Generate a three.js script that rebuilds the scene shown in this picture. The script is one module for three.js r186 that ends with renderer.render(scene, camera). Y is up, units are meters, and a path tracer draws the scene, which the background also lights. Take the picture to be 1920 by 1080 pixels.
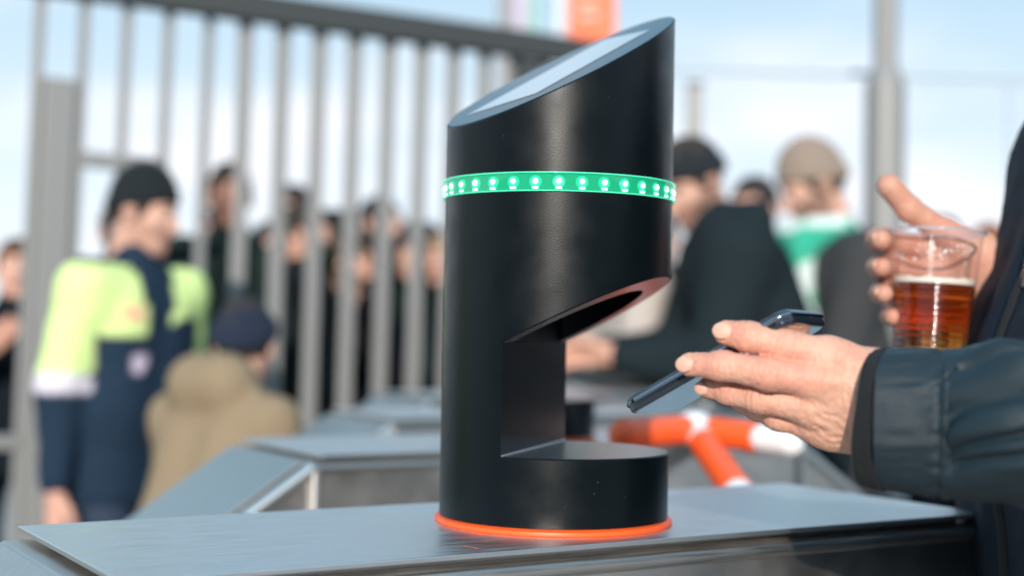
import * as THREE from 'three';
import { RoundedBoxGeometry } from 'three/addons/geometries/RoundedBoxGeometry.js';
import { mergeGeometries } from 'three/addons/utils/BufferGeometryUtils.js';
import { ImprovedNoise } from 'three/addons/math/ImprovedNoise.js';

// ---------------------------------------------------------------- camera, sky, sun, exposure
const R = THREE.MathUtils.degToRad;
const scene = new THREE.Scene();
const camera = new THREE.PerspectiveCamera(22.83, 16 / 9, 0.05, 400);
camera.position.set(0, 1.218, 1.258);
camera.rotation.set(R(1.617), R(1.807), R(1.05), 'YXZ');
camera.focus = 1.085;
camera.userData.fStop = 2.7;
scene.add(camera);

const renderer = new THREE.WebGLRenderer({ antialias: true });
renderer.toneMapping = THREE.LinearToneMapping;
renderer.toneMappingExposure = 1.14;
renderer.shadowMap.enabled = true;

const perlin = new ImprovedNoise();
const N3 = (x, y, z) => perlin.noise(x, y, z);
const fbm = (x, y, z, o = 4) => { let s = 0, a = 0.5; for (let i = 0; i < o; i++) { s += a * N3(x, y, z); x *= 2.03; y *= 2.03; z *= 2.03; a *= 0.5; } return s; };
function rng(seed) { let s = seed >>> 0; return () => { s = (s * 1664525 + 1013904223) >>> 0; return s / 4294967296; }; }
const lerp = (a, b, t) => a + (b - a) * t, clamp = (x, a, b) => Math.min(b, Math.max(a, x));
const smooth = (a, b, x) => { const t = clamp((x - a) / (b - a), 0, 1); return t * t * (3 - 2 * t); };

{ // hazy winter sky: pale blue above, white low cloud
  const w = 1024, h = 512, data = new Float32Array(w * h * 4);
  for (let j = 0; j < h; j++) for (let i = 0; i < w; i++) {
    const lat = ((j + 0.5) / h - 0.5) * Math.PI, lon = ((i + 0.5) / w - 0.5) * 2 * Math.PI;
    const dx = Math.cos(lat) * Math.cos(lon), dy = Math.sin(lat), dz = Math.cos(lat) * Math.sin(lon);
    const e = Math.max(0, dy);
    const t = Math.pow(smooth(0.0, 0.5, e), 0.55);
    let r = lerp(0.93, 0.25, t), g = lerp(1.0, 0.52, t), b = lerp(1.05, 0.74, t);
    const s = 1 / (e + 0.22);
    const n = fbm(dx * s * 1.3 + 3.1, dy * 5.0 + 1.7, dz * s * 1.3 + 8.2, 5);
    const c = smooth(-0.12, 0.3, n) * (1 - 0.7 * smooth(0.09, 0.3, e));
    r = lerp(r, 1.0, c * 0.85); g = lerp(g, 1.0, c * 0.85); b = lerp(b, 1.06, c * 0.85);
    if (dy < 0) { const k = smooth(0, 0.12, -dy); r = lerp(r, 0.3, k); g = lerp(g, 0.3, k); b = lerp(b, 0.31, k); }
    const o = (j * w + i) * 4; data[o] = r; data[o + 1] = g; data[o + 2] = b; data[o + 3] = 1;
  }
  const sky = new THREE.DataTexture(data, w, h, THREE.RGBAFormat, THREE.FloatType);
  sky.mapping = THREE.EquirectangularReflectionMapping; sky.magFilter = THREE.LinearFilter; sky.needsUpdate = true;
  scene.background = sky; scene.environment = sky;
}
const sun = new THREE.DirectionalLight(new THREE.Color(1, 0.93, 0.84), 4.4);
{ const az = R(-3), el = R(20); sun.position.set(Math.sin(az) * Math.cos(el) * 12, 1 + Math.sin(el) * 12, Math.cos(az) * Math.cos(el) * 12); }
sun.target.position.set(0, 1, -1.5); scene.add(sun, sun.target);
sun.castShadow = true; sun.shadow.radius = 1.5; sun.shadow.mapSize.set(2048, 2048);
Object.assign(sun.shadow.camera, { left: -8, right: 8, top: 6, bottom: -6, near: 0.1, far: 40 });

// ---------------------------------------------------------------- helpers
const used = {};
function numbered(n) { used[n] = (used[n] ?? -1) + 1; return used[n] ? `${n}_${String(used[n]).padStart(3, '0')}` : n; }
function shadows(o) { o.castShadow = o.receiveShadow = true; return o; }
function thing(name, label, category, group) {
  const o = new THREE.Group(); o.name = numbered(name); o.userData = { label, category }; if (group) o.userData.group = group;
  scene.add(o); return o;
}
function part(name, geo, m, parent, label) { const o = shadows(new THREE.Mesh(geo, m)); o.name = name; if (label) o.userData.label = label; parent.add(o); return o; }
function struct(name, geo, m) { const o = shadows(new THREE.Mesh(geo, m)); o.name = numbered(name); o.userData = { kind: 'structure' }; scene.add(o); return o; }
const lin = (r, g, b) => new THREE.Color().setRGB(r, g, b);
const mat = (o) => new THREE.MeshPhysicalMaterial(o);
function tex(w, h, f, color = false) {
  const d = new Uint8Array(w * h * 4);
  for (let j = 0; j < h; j++) for (let i = 0; i < w; i++) { const v = f(i, j, w, h), o = (j * w + i) * 4; if (typeof v === 'number') d[o] = d[o + 1] = d[o + 2] = clamp(v, 0, 1) * 255; else for (let k = 0; k < 3; k++) d[o + k] = clamp(v[k], 0, 1) * 255; d[o + 3] = 255; }
  const t = new THREE.DataTexture(d, w, h); t.magFilter = t.minFilter = THREE.LinearFilter; t.wrapS = t.wrapT = THREE.RepeatWrapping; if (color) t.colorSpace = THREE.SRGBColorSpace; t.needsUpdate = true; return t;
}
const rep = (t, x, y) => { const c = t.clone(); c.repeat.set(x, y); c.needsUpdate = true; return c; };
const V = (x, y, z) => new THREE.Vector3(x, y, z);
function bar(a, b, r, seg = 12) { // round bar between two points
  const d = b.clone().sub(a), g = new THREE.CylinderGeometry(r, r, d.length(), seg);
  g.applyQuaternion(new THREE.Quaternion().setFromUnitVectors(V(0, 1, 0), d.clone().normalize())); g.translate((a.x + b.x) / 2, (a.y + b.y) / 2, (a.z + b.z) / 2); return g;
}
function boxAt(w, h, d, x, y, z) { const g = new THREE.BoxGeometry(w, h, d); g.translate(x, y, z); return g; }
function geoFrom(pos, idx, uv, nor) {
  const g = new THREE.BufferGeometry(); g.setAttribute('position', new THREE.Float32BufferAttribute(pos, 3)); g.setIndex(idx);
  if (uv) g.setAttribute('uv', new THREE.Float32BufferAttribute(uv, 2));
  if (nor) g.setAttribute('normal', new THREE.Float32BufferAttribute(nor, 3)); else g.computeVertexNormals(); return g;
}
// a mesh of the surface where f = 0: naive surface nets on a grid of cell size h
function surface(f, lo, hi, h, colour) {
  const nx = Math.ceil((hi[0] - lo[0]) / h) + 1, ny = Math.ceil((hi[1] - lo[1]) / h) + 1, nz = Math.ceil((hi[2] - lo[2]) / h) + 1;
  const val = new Float32Array(nx * ny * nz), at = (i, j, k) => i + nx * (j + ny * k);
  for (let k = 0; k < nz; k++) for (let j = 0; j < ny; j++) for (let i = 0; i < nx; i++) val[at(i, j, k)] = f(lo[0] + i * h, lo[1] + j * h, lo[2] + k * h);
  const vert = new Int32Array(nx * ny * nz).fill(-1), pos = [], idx = [];
  const E = [[0, 1], [0, 2], [0, 4], [1, 3], [1, 5], [2, 3], [2, 6], [3, 7], [4, 5], [4, 6], [5, 7], [6, 7]];
  for (let k = 0; k < nz - 1; k++) for (let j = 0; j < ny - 1; j++) for (let i = 0; i < nx - 1; i++) {
    const c = []; let m = 0;
    for (let q = 0; q < 8; q++) { const v = val[at(i + (q & 1), j + ((q >> 1) & 1), k + (q >> 2))]; c.push(v); if (v < 0) m |= 1 << q; }
    if (m === 0 || m === 255) continue;
    let x = 0, y = 0, z = 0, n = 0;
    for (const [a, b] of E) if ((c[a] < 0) !== (c[b] < 0)) { const t = c[a] / (c[a] - c[b]); x += lerp(a & 1, b & 1, t); y += lerp((a >> 1) & 1, (b >> 1) & 1, t); z += lerp(a >> 2, b >> 2, t); n++; }
    vert[at(i, j, k)] = pos.length / 3; pos.push(lo[0] + (i + x / n) * h, lo[1] + (j + y / n) * h, lo[2] + (k + z / n) * h);
  }
  const quad = (a, b, c, d, flip) => { if (a < 0 || b < 0 || c < 0 || d < 0) return; if (flip) idx.push(a, c, b, a, d, c); else idx.push(a, b, c, a, c, d); };
  for (let k = 1; k < nz - 1; k++) for (let j = 1; j < ny - 1; j++) for (let i = 1; i < nx - 1; i++) {
    const s = val[at(i, j, k)] < 0;
    if (s !== (val[at(i + 1, j, k)] < 0)) quad(vert[at(i, j - 1, k - 1)], vert[at(i, j, k - 1)], vert[at(i, j, k)], vert[at(i, j - 1, k)], !s);
    if (s !== (val[at(i, j + 1, k)] < 0)) quad(vert[at(i - 1, j, k - 1)], vert[at(i - 1, j, k)], vert[at(i, j, k)], vert[at(i, j, k - 1)], !s);
    if (s !== (val[at(i, j, k + 1)] < 0)) quad(vert[at(i - 1, j - 1, k)], vert[at(i, j - 1, k)], vert[at(i, j, k)], vert[at(i - 1, j, k)], !s);
  }
  const nor = new Float32Array(pos.length), col = colour ? new Float32Array(pos.length) : null, e = h * 0.5;
  for (let q = 0; q < pos.length; q += 3) {
    const x = pos[q], y = pos[q + 1], z = pos[q + 2];
    let a = f(x + e, y, z) - f(x - e, y, z), b = f(x, y + e, z) - f(x, y - e, z), c = f(x, y, z + e) - f(x, y, z - e);
    const l = Math.hypot(a, b, c) || 1; a /= l; b /= l; c /= l; nor[q] = a; nor[q + 1] = b; nor[q + 2] = c;
    if (col) { const v = colour(x, y, z, a, b, c); col[q] = v[0]; col[q + 1] = v[1]; col[q + 2] = v[2]; }
  }
  const g = new THREE.BufferGeometry();
  g.setAttribute('position', new THREE.Float32BufferAttribute(pos, 3)); g.setAttribute('normal', new THREE.BufferAttribute(nor, 3));
  if (col) g.setAttribute('color', new THREE.BufferAttribute(col, 3));
  g.setIndex(idx); return g;
}
const smin = (a, b, k) => { const h = Math.max(k - Math.abs(a - b), 0) / k; return Math.min(a, b) - h * h * k * 0.25; };
function cap(x, y, z, a, b) { // distance to a tapered capsule, a = [x, y, z, r]
  const bx = b[0] - a[0], by = b[1] - a[1], bz = b[2] - a[2], px = x - a[0], py = y - a[1], pz = z - a[2];
  const t = clamp((px * bx + py * by + pz * bz) / (bx * bx + by * by + bz * bz + 1e-12), 0, 1);
  return Math.hypot(px - bx * t, py - by * t, pz - bz * t) - (a[3] + (b[3] - a[3]) * t);
}
const ell = (x, y, z, c, r) => { const a = (x - c[0]) / r[0], b = (y - c[1]) / r[1], d = (z - c[2]) / r[2], k0 = Math.hypot(a, b, d), k1 = Math.hypot(a / r[0], b / r[1], d / r[2]); return k1 < 1e-9 ? -Math.min(...r) : k0 * (k0 - 1) / k1; };

// ---------------------------------------------------------------- materials
const brushed = tex(512, 512, (i, j) => 0.5 + 0.75 * fbm(i * 0.012, j * 0.9, 3.3, 3));
const smudge = tex(512, 512, (i, j) => { const u = i / 512 * Math.PI * 2, v = j / 512 * Math.PI * 2; return 0.68 + 0.4 * fbm(Math.cos(u) * 1.6 + 5, Math.sin(u) * 1.6 + Math.cos(v) * 1.6, Math.sin(v) * 1.6 + 2, 5); });
const grainT = tex(512, 512, (i, j) => 0.5 + 0.8 * fbm(i * 0.11, j * 0.11, 7.7, 3));
const M = {
  steelTop: mat({ color: lin(0.72, 0.70, 0.69), metalness: 1, roughness: 0.58, roughnessMap: rep(smudge, 2, 3), bumpMap: rep(brushed, 1.6, 8), bumpScale: 0.000007 }),
  steel: mat({ color: lin(0.55, 0.515, 0.485), metalness: 1, roughness: 0.6, roughnessMap: rep(smudge, 1.5, 1.5), bumpMap: rep(brushed, 2, 6), bumpScale: 0.00001 }),
  trim: mat({ color: lin(0.8, 0.78, 0.76), metalness: 1, roughness: 0.38 }),
  gap: mat({ color: lin(0.02, 0.02, 0.022), roughness: 0.8 }),
  galv: mat({ color: lin(0.28, 0.278, 0.275), metalness: 0.35, roughness: 0.62 }),
  galvDark: mat({ color: lin(0.05, 0.056, 0.057), metalness: 0.3, roughness: 0.6 }),
  orange: mat({ color: lin(0.95, 0.115, 0.02), roughness: 0.4 }),
  white: mat({ color: lin(0.8, 0.79, 0.8), roughness: 0.45 }),
  ground: mat({ color: lin(0.34, 0.33, 0.315), roughness: 0.9, bumpMap: rep(grainT, 200, 200), bumpScale: 0.004 }),
};

// ---------------------------------------------------------------- ground
{ const g = new THREE.PlaneGeometry(300, 300); g.rotateX(-Math.PI / 2); struct('ground', g, M.ground); }

// ---------------------------------------------------------------- turnstile cabinets
const TURN = R(33.75), TOP = 1.05;
const along = (u, v) => V(u * Math.cos(TURN) + v * Math.sin(TURN), 0, -u * Math.sin(TURN) + v * Math.cos(TURN));
function cabinet(label, u, v) {
  const c = thing('turnstile_cabinet', label, 'turnstile', 'turnstile cabinets standing side by side');
  c.position.copy(along(u, v)); c.rotation.y = TURN;
  const hl = 0.417, hw = 0.141, s = 0.3, drop = s * 0.66, b = hl + 0.012, yb = TOP - 0.014;
  const sh = new THREE.Shape(); sh.moveTo(-b - s, 0); sh.lineTo(b + s, 0); sh.lineTo(b + s, yb - drop); sh.lineTo(b, yb); sh.lineTo(-b, yb); sh.lineTo(-b - s, yb - drop); sh.closePath();
  const bg = new THREE.ExtrudeGeometry(sh, { depth: 2 * hw - 0.02, bevelEnabled: true, bevelSize: 0.004, bevelThickness: 0.006, bevelSegments: 3 }); bg.translate(0, 0, -hw + 0.01);
  part('body', bg, M.steel, c);
  const pl = new RoundedBoxGeometry(2 * hl, 0.0045, 2 * hw, 2, 0.0012); pl.translate(0, TOP - 0.00225, 0); part('top_plate', pl, M.steelTop, c);
  part('plate_support', boxAt(2 * hl - 0.04, 0.0115, 2 * hw - 0.04, 0, TOP - 0.0103, 0), M.steel, c);
  for (const q of [-1, 1]) {
    const len = Math.hypot(s, drop) - 0.012, g = new RoundedBoxGeometry(len, 0.004, 2 * hw - 0.03, 2, 0.0012);
    g.rotateZ(-q * Math.atan2(drop, s)); g.translate(q * (b + s / 2 + 0.002), yb - drop / 2 + 0.0075, 0); part('sloped_panel', g, M.steel, c);
    for (const z of [-1, 1]) {
      const zz = z * (hw - 0.001);
      part('edge_trim', bar(V(q * b, yb - 0.004, zz), V(q * (b + s), yb - drop - 0.004, zz), 0.0075), M.trim, c);
      part('corner_trim', bar(V(q * (b - 0.004), yb - 0.006, zz), V(q * (b - 0.004), 0.02, zz), 0.007), M.trim, c);
    }
  }
  for (const z of [-1, 1]) { part('edge_trim', bar(V(-b, yb - 0.004, z * (hw - 0.003)), V(b, yb - 0.004, z * (hw - 0.003)), 0.0062), M.steel, c); }
  return c;
}
const cab1 = cabinet('brushed steel turnstile cabinet in the foreground carrying the black reader column', -0.003, -0.014);
cabinet('second turnstile cabinet, with orange and white tripod arms on its side', 0.492, -0.796);
cabinet('third turnstile cabinet from the front, its sloped end behind the second one', 0.933, -1.433);
cabinet('farthest turnstile cabinet, half hidden behind the other three', 1.37, -2.09);
{ // thin red streak on the front cabinet's plate
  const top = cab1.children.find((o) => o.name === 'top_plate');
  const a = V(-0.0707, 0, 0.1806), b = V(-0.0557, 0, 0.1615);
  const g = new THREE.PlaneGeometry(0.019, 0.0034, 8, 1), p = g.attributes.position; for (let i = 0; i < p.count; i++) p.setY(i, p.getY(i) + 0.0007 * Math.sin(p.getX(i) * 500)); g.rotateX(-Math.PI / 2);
  const m = part('red_streak', g, mat({ color: lin(0.62, 0.2, 0.15), roughness: 0.6 }), top, 'small red streak');
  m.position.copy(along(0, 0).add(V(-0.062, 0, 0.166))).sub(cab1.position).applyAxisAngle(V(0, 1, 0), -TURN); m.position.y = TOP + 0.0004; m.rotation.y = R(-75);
}
{ // tripod arms of the second cabinet
  const t = thing('tripod_arm_barrier', 'orange and white tripod barrier arms in the lane behind the front cabinet', 'barrier');
  const H = V(0.2026, 1.0765, -0.822); t.position.copy(H);
  const foot = along(0.59, -0.66).sub(V(H.x, 0, H.z)); foot.y = -0.06;
  const neck = bar(V(0, -0.004, 0), foot, 0.03, 24); part('bracket', neck, M.steel, t);
  const hub = new THREE.SphereGeometry(0.031, 28, 18); hub.scale(1, 0.85, 1); part('hub', hub, M.white, t);
  for (const [tip, b0, b1] of [[V(0.092, 1.076, -0.68), 0.17, 1.0], [V(0.322, 1.07, -0.70), 0.2, 0.66], [V(0.252, 0.985, -0.515), 0.17, 0.72]]) {
    const d = tip.clone().sub(H), L = d.length(); d.normalize();
    const arm = part('arm', bar(d.clone().multiplyScalar(0.02), d.clone().multiplyScalar(L * 0.34), 0.0205, 20), M.white, t);
    part('orange_band', bar(d.clone().multiplyScalar(L * b0), d.clone().multiplyScalar(L * b1), 0.0213, 20), M.orange, arm);
    part('arm_tip', new THREE.CapsuleGeometry(0.0205, L * 0.26, 8, 18).translate(0, L * 0.86, 0).applyQuaternion(new THREE.Quaternion().setFromUnitVectors(V(0, 1, 0), d)), b1 > 0.9 ? M.orange : M.white, arm);
  }
}

// ---------------------------------------------------------------- fence, gate, poles, banner
{
  const f = thing('bar_fence', 'grey steel bar fence with a dark top rail behind the turnstiles', 'fence');
  const A = V(-1.18, 0, -3.542), D = V(0.048 - (-1.16), 0, -0.7).normalize(), turn = Math.atan2(-D.z, D.x);
  f.position.copy(A); f.rotation.y = turn; f.rotateZ(R(-0.6));
  part('top_rail', new RoundedBoxGeometry(2.5, 0.1, 0.07, 2, 0.008).translate(0.30, 2.30, 0.045), M.galvDark, f);
  part('bottom_rail', new RoundedBoxGeometry(1.62, 0.05, 0.05, 2, 0.006).translate(0.74, 0.15, 0), M.galv, f);
  const bg = new RoundedBoxGeometry(0.05, 2.13, 0.022, 2, 0.005);
  for (let k = 0; k < 11; k++) part('bar', bg, M.galv, f).position.set(0.085 + k * 0.1365 - 0.0006 * k * k, 1.205, 0);
  part('end_post', new RoundedBoxGeometry(0.07, 2.25, 0.07, 2, 0.006).translate(1.16, 1.11, 0.05), M.galvDark, f);
  const g = thing('tall_gate', 'tall grey barred gate with a lock box behind the steward', 'gate');
  const B = V(-1.705, 0, -3.202), E = V(-1.194 + 1.661, 0, -3.517 + 3.202); g.position.copy(B); g.rotation.y = Math.atan2(-E.z, E.x); g.rotateZ(R(-1.2));
  for (let k = 0; k < 5; k++) part('bar', new RoundedBoxGeometry(0.03, 3.2, 0.03, 2, 0.005), M.galv, g).position.set(k * 0.1405, 1.64, 0);
  part('lock_box', new RoundedBoxGeometry(0.105, 1.95, 0.06, 2, 0.006).translate(0.07, 1.02, 0.0), M.galv, g);
  part('middle_rail', new RoundedBoxGeometry(0.28, 0.05, 0.045, 2, 0.005).translate(0.28, 1.745, 0.003), M.galv, g);
  part('lower_rail', new RoundedBoxGeometry(0.62, 0.045, 0.045, 2, 0.005).translate(-0.32, 0.83, 0), M.galv, g);
  part('hinge_plate', new RoundedBoxGeometry(0.15, 0.07, 0.06, 2, 0.006).translate(0.56, 2.33, 0.0), M.galv, g);
  const p = thing('steel_mast', 'stepped grey steel mast right of centre, thinner above', 'pole'); p.position.set(1.27, 0, -4.342);
  part('lower_tube', new THREE.CylinderGeometry(0.078, 0.08, 2.2, 28).translate(0, 1.1, 0), M.galv, p);
  part('reducer', new THREE.CylinderGeometry(0.047, 0.078, 0.09, 28).translate(0, 2.235, 0), M.galv, p);
  part('upper_tube', new THREE.CylinderGeometry(0.047, 0.047, 2.6, 28).translate(0, 3.57, 0), M.galv, p);
  const q = thing('short_post', 'short grey post just right of the reader column', 'pole'); q.position.set(0.565, 0, -4.742);
  part('tube', new RoundedBoxGeometry(0.062, 2.25, 0.062, 2, 0.006).translate(0, 1.125, 0), M.galv, q);
  part('cap', new RoundedBoxGeometry(0.07, 0.015, 0.07, 2, 0.004).translate(0, 2.257, 0), M.galvDark, q);
  const wr = thing('cross_rail', 'thin pale rail crossing the sky behind the mast', 'rail'); wr.position.set(0.45, 0, -4.96);
  part('tube', bar(V(0, 2.365, 0), V(3.0, 2.315, 0), 0.013), mat({ color: lin(0.42, 0.5, 0.55), roughness: 0.5 }), wr);
  for (const x of [1.5, 2.9]) part('upright', bar(V(x, 0, 0), V(x, 2.33, 0), 0.012), mat({ color: lin(0.42, 0.5, 0.55), roughness: 0.5 }), wr);
  const b = thing('orange_banner', 'orange hanging banner above the fence rail', 'banner'); b.position.set(0.19, 0, -7.742);
  part('pole', bar(V(-0.2, 0, 0), V(-0.2, 4.1, 0), 0.02), M.white, b);
  const cloth = new THREE.BoxGeometry(0.3, 1.0, 0.012, 12, 20, 1), cp = cloth.attributes.position; for (let i = 0; i < cp.count; i++) cp.setZ(i, cp.getZ(i) + 0.015 * Math.sin(cp.getX(i) * 20 + cp.getY(i) * 3)); cloth.computeVertexNormals(); cloth.translate(0, 3.51, 0);
  const cl = part('cloth', cloth, mat({ color: lin(0.85, 0.2, 0.1), roughness: 0.8 }), b);
  for (const [y, w] of [[3.28, 0.1], [3.2, 0.13]]) part('print_line', boxAt(w, 0.035, 0.004, -0.02, y, 0.022), mat({ color: lin(0.85, 0.5, 0.42), roughness: 0.8 }), cl);
  [[-0.365, 0.045, [0.3, 0.3, 0.31], 'grey'], [-0.262, 0.06, [0.5, 0.46, 0.56], 'lavender'], [-0.175, 0.03, [0.3, 0.55, 0.48], 'pale green']].forEach(([x, r, c, w]) => {
    const o = thing('flag_pole', `slim ${w} flag pole rising behind the fence rail`, 'pole', 'flag poles behind the fence'); o.position.set(x, 0, -7.8);
    part('shaft', bar(V(0, 0, 0), V(0, 4.6, 0), r), mat({ color: lin(...c), roughness: 0.6 }), o); part('finial', new THREE.SphereGeometry(r * 1.25, 16, 12).translate(0, 4.6, 0), M.white, o);
  });
}

// ---------------------------------------------------------------- ticket reader column
const readerMat = (() => {
  const r = rng(11), W = 2048, H = 1024, spots = [];
  for (let i = 0; i < 170; i++) spots.push([r() * W, r() * H, 0.5 + r() * 0.9, 0.12 + 0.4 * r()]);
  for (let i = 0; i < 150; i++) { const t = r(); spots.push([900 + t * 260 + (r() - 0.5) * 40, 840 + 60 * Math.sin(t * 5) * t + t * 60 + (r() - 0.5) * 42, 0.5 + r() * 0.8, 0.25 + 0.6 * r()]); }
  const buf = new Float32Array(W * H);
  for (const [x, y, s, a] of spots) for (let dy = -3; dy <= 3; dy++) for (let dx = -3; dx <= 3; dx++) { const px = Math.round(x) + dx, py = Math.round(y) + dy; if (px >= 0 && px < W && py >= 0 && py < H) { const d = Math.hypot(px - x, py - y); buf[py * W + px] = Math.max(buf[py * W + px], a * smooth(s + 0.6, s - 0.3, d)); } }
  const map = tex(W, H, (i, j) => { const s = buf[j * W + i]; return [0.025 + 0.55 * s, 0.052 + 0.52 * s, 0.07 + 0.5 * s]; }, true);
  const peel = tex(1024, 1024, (i, j) => { const u = i / 1024, v = j / 1024; return 0.5 + 0.55 * N3(u * 190, v * 190, 1) + 0.28 * N3(u * 320, v * 320, 9); });
  const rough = tex(512, 512, (i, j) => 0.76 + 0.3 * fbm(i * 0.02, j * 0.02, 4, 4));
  const at = (t, k) => { const c = t.clone(); c.repeat.set(k / 0.2, k / 0.2); c.needsUpdate = true; return c; };
  map.repeat.set(1 / 0.6283, 1 / 0.46);
  return mat({ map, color: lin(1, 1, 1), roughness: 0.44, roughnessMap: at(rough, 0.7), bumpMap: at(peel, 1), bumpScale: 0.00004, specularIntensity: 0.5 });
})();
const MR = {
  gloss: mat({ color: lin(0.004, 0.007, 0.010), roughness: 0.22, specularIntensity: 0.6 }),
  plate: mat({ color: lin(0.008, 0.014, 0.018), roughness: 0.3, clearcoat: 0.5, clearcoatRoughness: 0.25, bumpMap: rep(grainT, 3, 3), bumpScale: 0.00005 }),
  glass: mat({ color: lin(0.012, 0.016, 0.024), roughness: 0.06, specularIntensity: 0.2 }),
  screen: mat({ color: lin(0.05, 0.05, 0.055), roughness: 0.12, emissive: lin(0.34, 0.34, 0.345), emissiveIntensity: 1, clearcoat: 1 }),
  inner: mat({ color: lin(0.004, 0.007, 0.010), roughness: 0.45, specularIntensity: 0.55 }),
  ledBand: mat({ color: lin(0.01, 0.2, 0.12), roughness: 0.45, emissive: lin(0.0, 0.2, 0.12), bumpMap: rep(grainT, 30, 2), bumpScale: 0.0004 }),
  ledChip: mat({ color: lin(0.8, 0.9, 0.85), emissive: lin(0.72, 1.0, 0.86), emissiveIntensity: 5 }),
  ledHalo: mat({ color: lin(0.05, 0.6, 0.35), emissive: lin(0.12, 0.75, 0.48), roughness: 0.4 }),
  ledGlow: mat({ color: lin(0.03, 0.4, 0.25), emissive: lin(0.01, 0.34, 0.2), roughness: 0.4 }),
  ledCover: mat({ color: lin(0.62, 1.0, 0.85), transmission: 1, thickness: 0, roughness: 0.04, ior: 1.42 }),
};
function reader(label) {
  const g = thing('ticket_reader', label, 'ticket reader', 'black reader columns on the turnstiles');
  const r = 0.1, ch = 0.0012, yTop = (x, z) => 0.397 + 0.485 * x - 0.3165 * z;
  const n = V(Math.cos(R(15.8)), 0, Math.sin(R(15.8))), off = -0.0175, half = Math.acos(off / r), t0 = R(15.8) - half, t1 = R(15.8) + half;
  const yCut = (x, z) => 0.1563 + 0.5 * (x * n.x + z * n.z - off), Y0 = 0.006, YD = 0.0628, YL0 = 0.2800, YL1 = 0.2960;
  const pos = [], nor = [], uv = [], idx = [];
  function strip(a, b, seg, f0, f1, rr = r) { // a piece of the wall between two height functions, in 4 rows
    const base = pos.length / 3, rows = 4;
    for (let i = 0; i <= seg; i++) { const t = lerp(a, b, i / seg), x = rr * Math.cos(t), z = rr * Math.sin(t), y0 = f0(x, z), y1 = f1(x, z);
      for (let k = 0; k <= rows; k++) { const y = lerp(y0, y1, k / rows); pos.push(x, y, z); nor.push(Math.cos(t), 0, Math.sin(t)); uv.push(-t * r, y); } }
    for (let i = 0; i < seg; i++) for (let k = 0; k < rows; k++) { const p = base + i * (rows + 1) + k, q = p + rows + 1; idx.push(p, p + 1, q, q, p + 1, q + 1); }
  }
  const c = (v) => () => v;
  strip(t1, t0 + 2 * Math.PI, 70, c(Y0), c(YL0 + 0.0004)); strip(t0, t1, 100, c(Y0), c(YD - ch)); strip(t0, t1, 100, (x, z) => yCut(x, z) + ch, c(YL0 + 0.0004));
  strip(0, 2 * Math.PI, 170, c(YL1 - 0.0004), (x, z) => yTop(x, z) - ch); strip(0, 2 * Math.PI, 120, c(YL0), c(YL1), 0.0985);
  // chamfers and flat faces; each is a fan or band with its own normal
  const bands = [];
  function band(a, b, seg, P, Q, up) { const p = [], ix = []; for (let i = 0; i <= seg; i++) { const t = lerp(a, b, i / seg); const A = P(t), B = Q(t); p.push(A.x, A.y, A.z, B.x, B.y, B.z); } for (let i = 0; i < seg; i++) { const k = 2 * i; up ? ix.push(k, k + 1, k + 2, k + 2, k + 1, k + 3) : ix.push(k, k + 2, k + 1, k + 2, k + 3, k + 1); } return geoFrom(p, ix, p.filter((_, i) => i % 3 === 0).flatMap((x, i) => [x, p[3 * i + 2]])); }
  const ring = (rr, f) => (t) => { const x = rr * Math.cos(t), z = rr * Math.sin(t); return V(x, f(x, z), z); };
  bands.push(band(0, 2 * Math.PI, 170, ring(r, (x, z) => yTop(x, z) - ch), ring(r - ch, (x, z) => yTop(x, z)), true));
  bands.push(band(t0, t1, 100, ring(r, c(YD - ch)), ring(r - ch, c(YD)), true));
  bands.push(band(t0, t1, 100, ring(r, (x, z) => yCut(x, z) + ch), ring(r - ch, (x, z) => yCut(x, z)), false));
  { // vertical wall of the notch
    const A = V(r * Math.cos(t1), 0, r * Math.sin(t1)), B = V(r * Math.cos(t0), 0, r * Math.sin(t0)), h1 = yCut(A.x, A.z) + 0.001;
    bands.push(geoFrom([A.x, YD - 0.001, A.z, B.x, YD - 0.001, B.z, A.x, h1, A.z, B.x, h1, B.z], [0, 1, 2, 2, 1, 3], [0, YD, 0.2, YD, 0, h1, 0.2, h1], [n.x, 0, n.z, n.x, 0, n.z, n.x, 0, n.z, n.x, 0, n.z]));
  }
  const wall = geoFrom(pos, idx, uv, nor);
  const face = bands.pop(); part('housing', mergeGeometries([wall, ...bands]), readerMat, g); part('notch_wall', face, MR.gloss, g);
  // lower plate of the notch: circle segment
  function segment(rr, f, lo, hi, up) { const h = Math.acos(clamp(off / rr, -1, 1)), p = [], ix = [], u = [], a0 = lo ?? R(15.8) - h, a1 = hi ?? R(15.8) + h, S = 110; const cx = n.x * 0.03, cz = n.z * 0.03; p.push(cx, f(cx, cz), cz); u.push(cx, cz); for (let i = 0; i <= S; i++) { const t = lerp(a0, a1, i / S), x = rr * Math.cos(t), z = rr * Math.sin(t); p.push(x, f(x, z), z); u.push(x, z); } for (let i = 1; i <= S; i++) up ? ix.push(0, i + 1, i) : ix.push(0, i, i + 1); return up !== null ? geoFrom(p, lo === undefined ? [...ix, ...(up ? [0, 1, S + 1] : [0, S + 1, 1])] : ix, u) : null; }
  part('lower_plate', segment(r - ch, c(YD), undefined, undefined, true), MR.plate, g);
  { const A = V((r - 0.002) * Math.cos(t1), YD + 0.0002, (r - 0.002) * Math.sin(t1)), B = V((r - 0.002) * Math.cos(t0), YD + 0.0002, (r - 0.002) * Math.sin(t0)); part('joint_bead', bar(A, B, 0.0011, 10), mat({ color: lin(0.35, 0.34, 0.37), roughness: 0.3, metalness: 0.6 }), g); }
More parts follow.
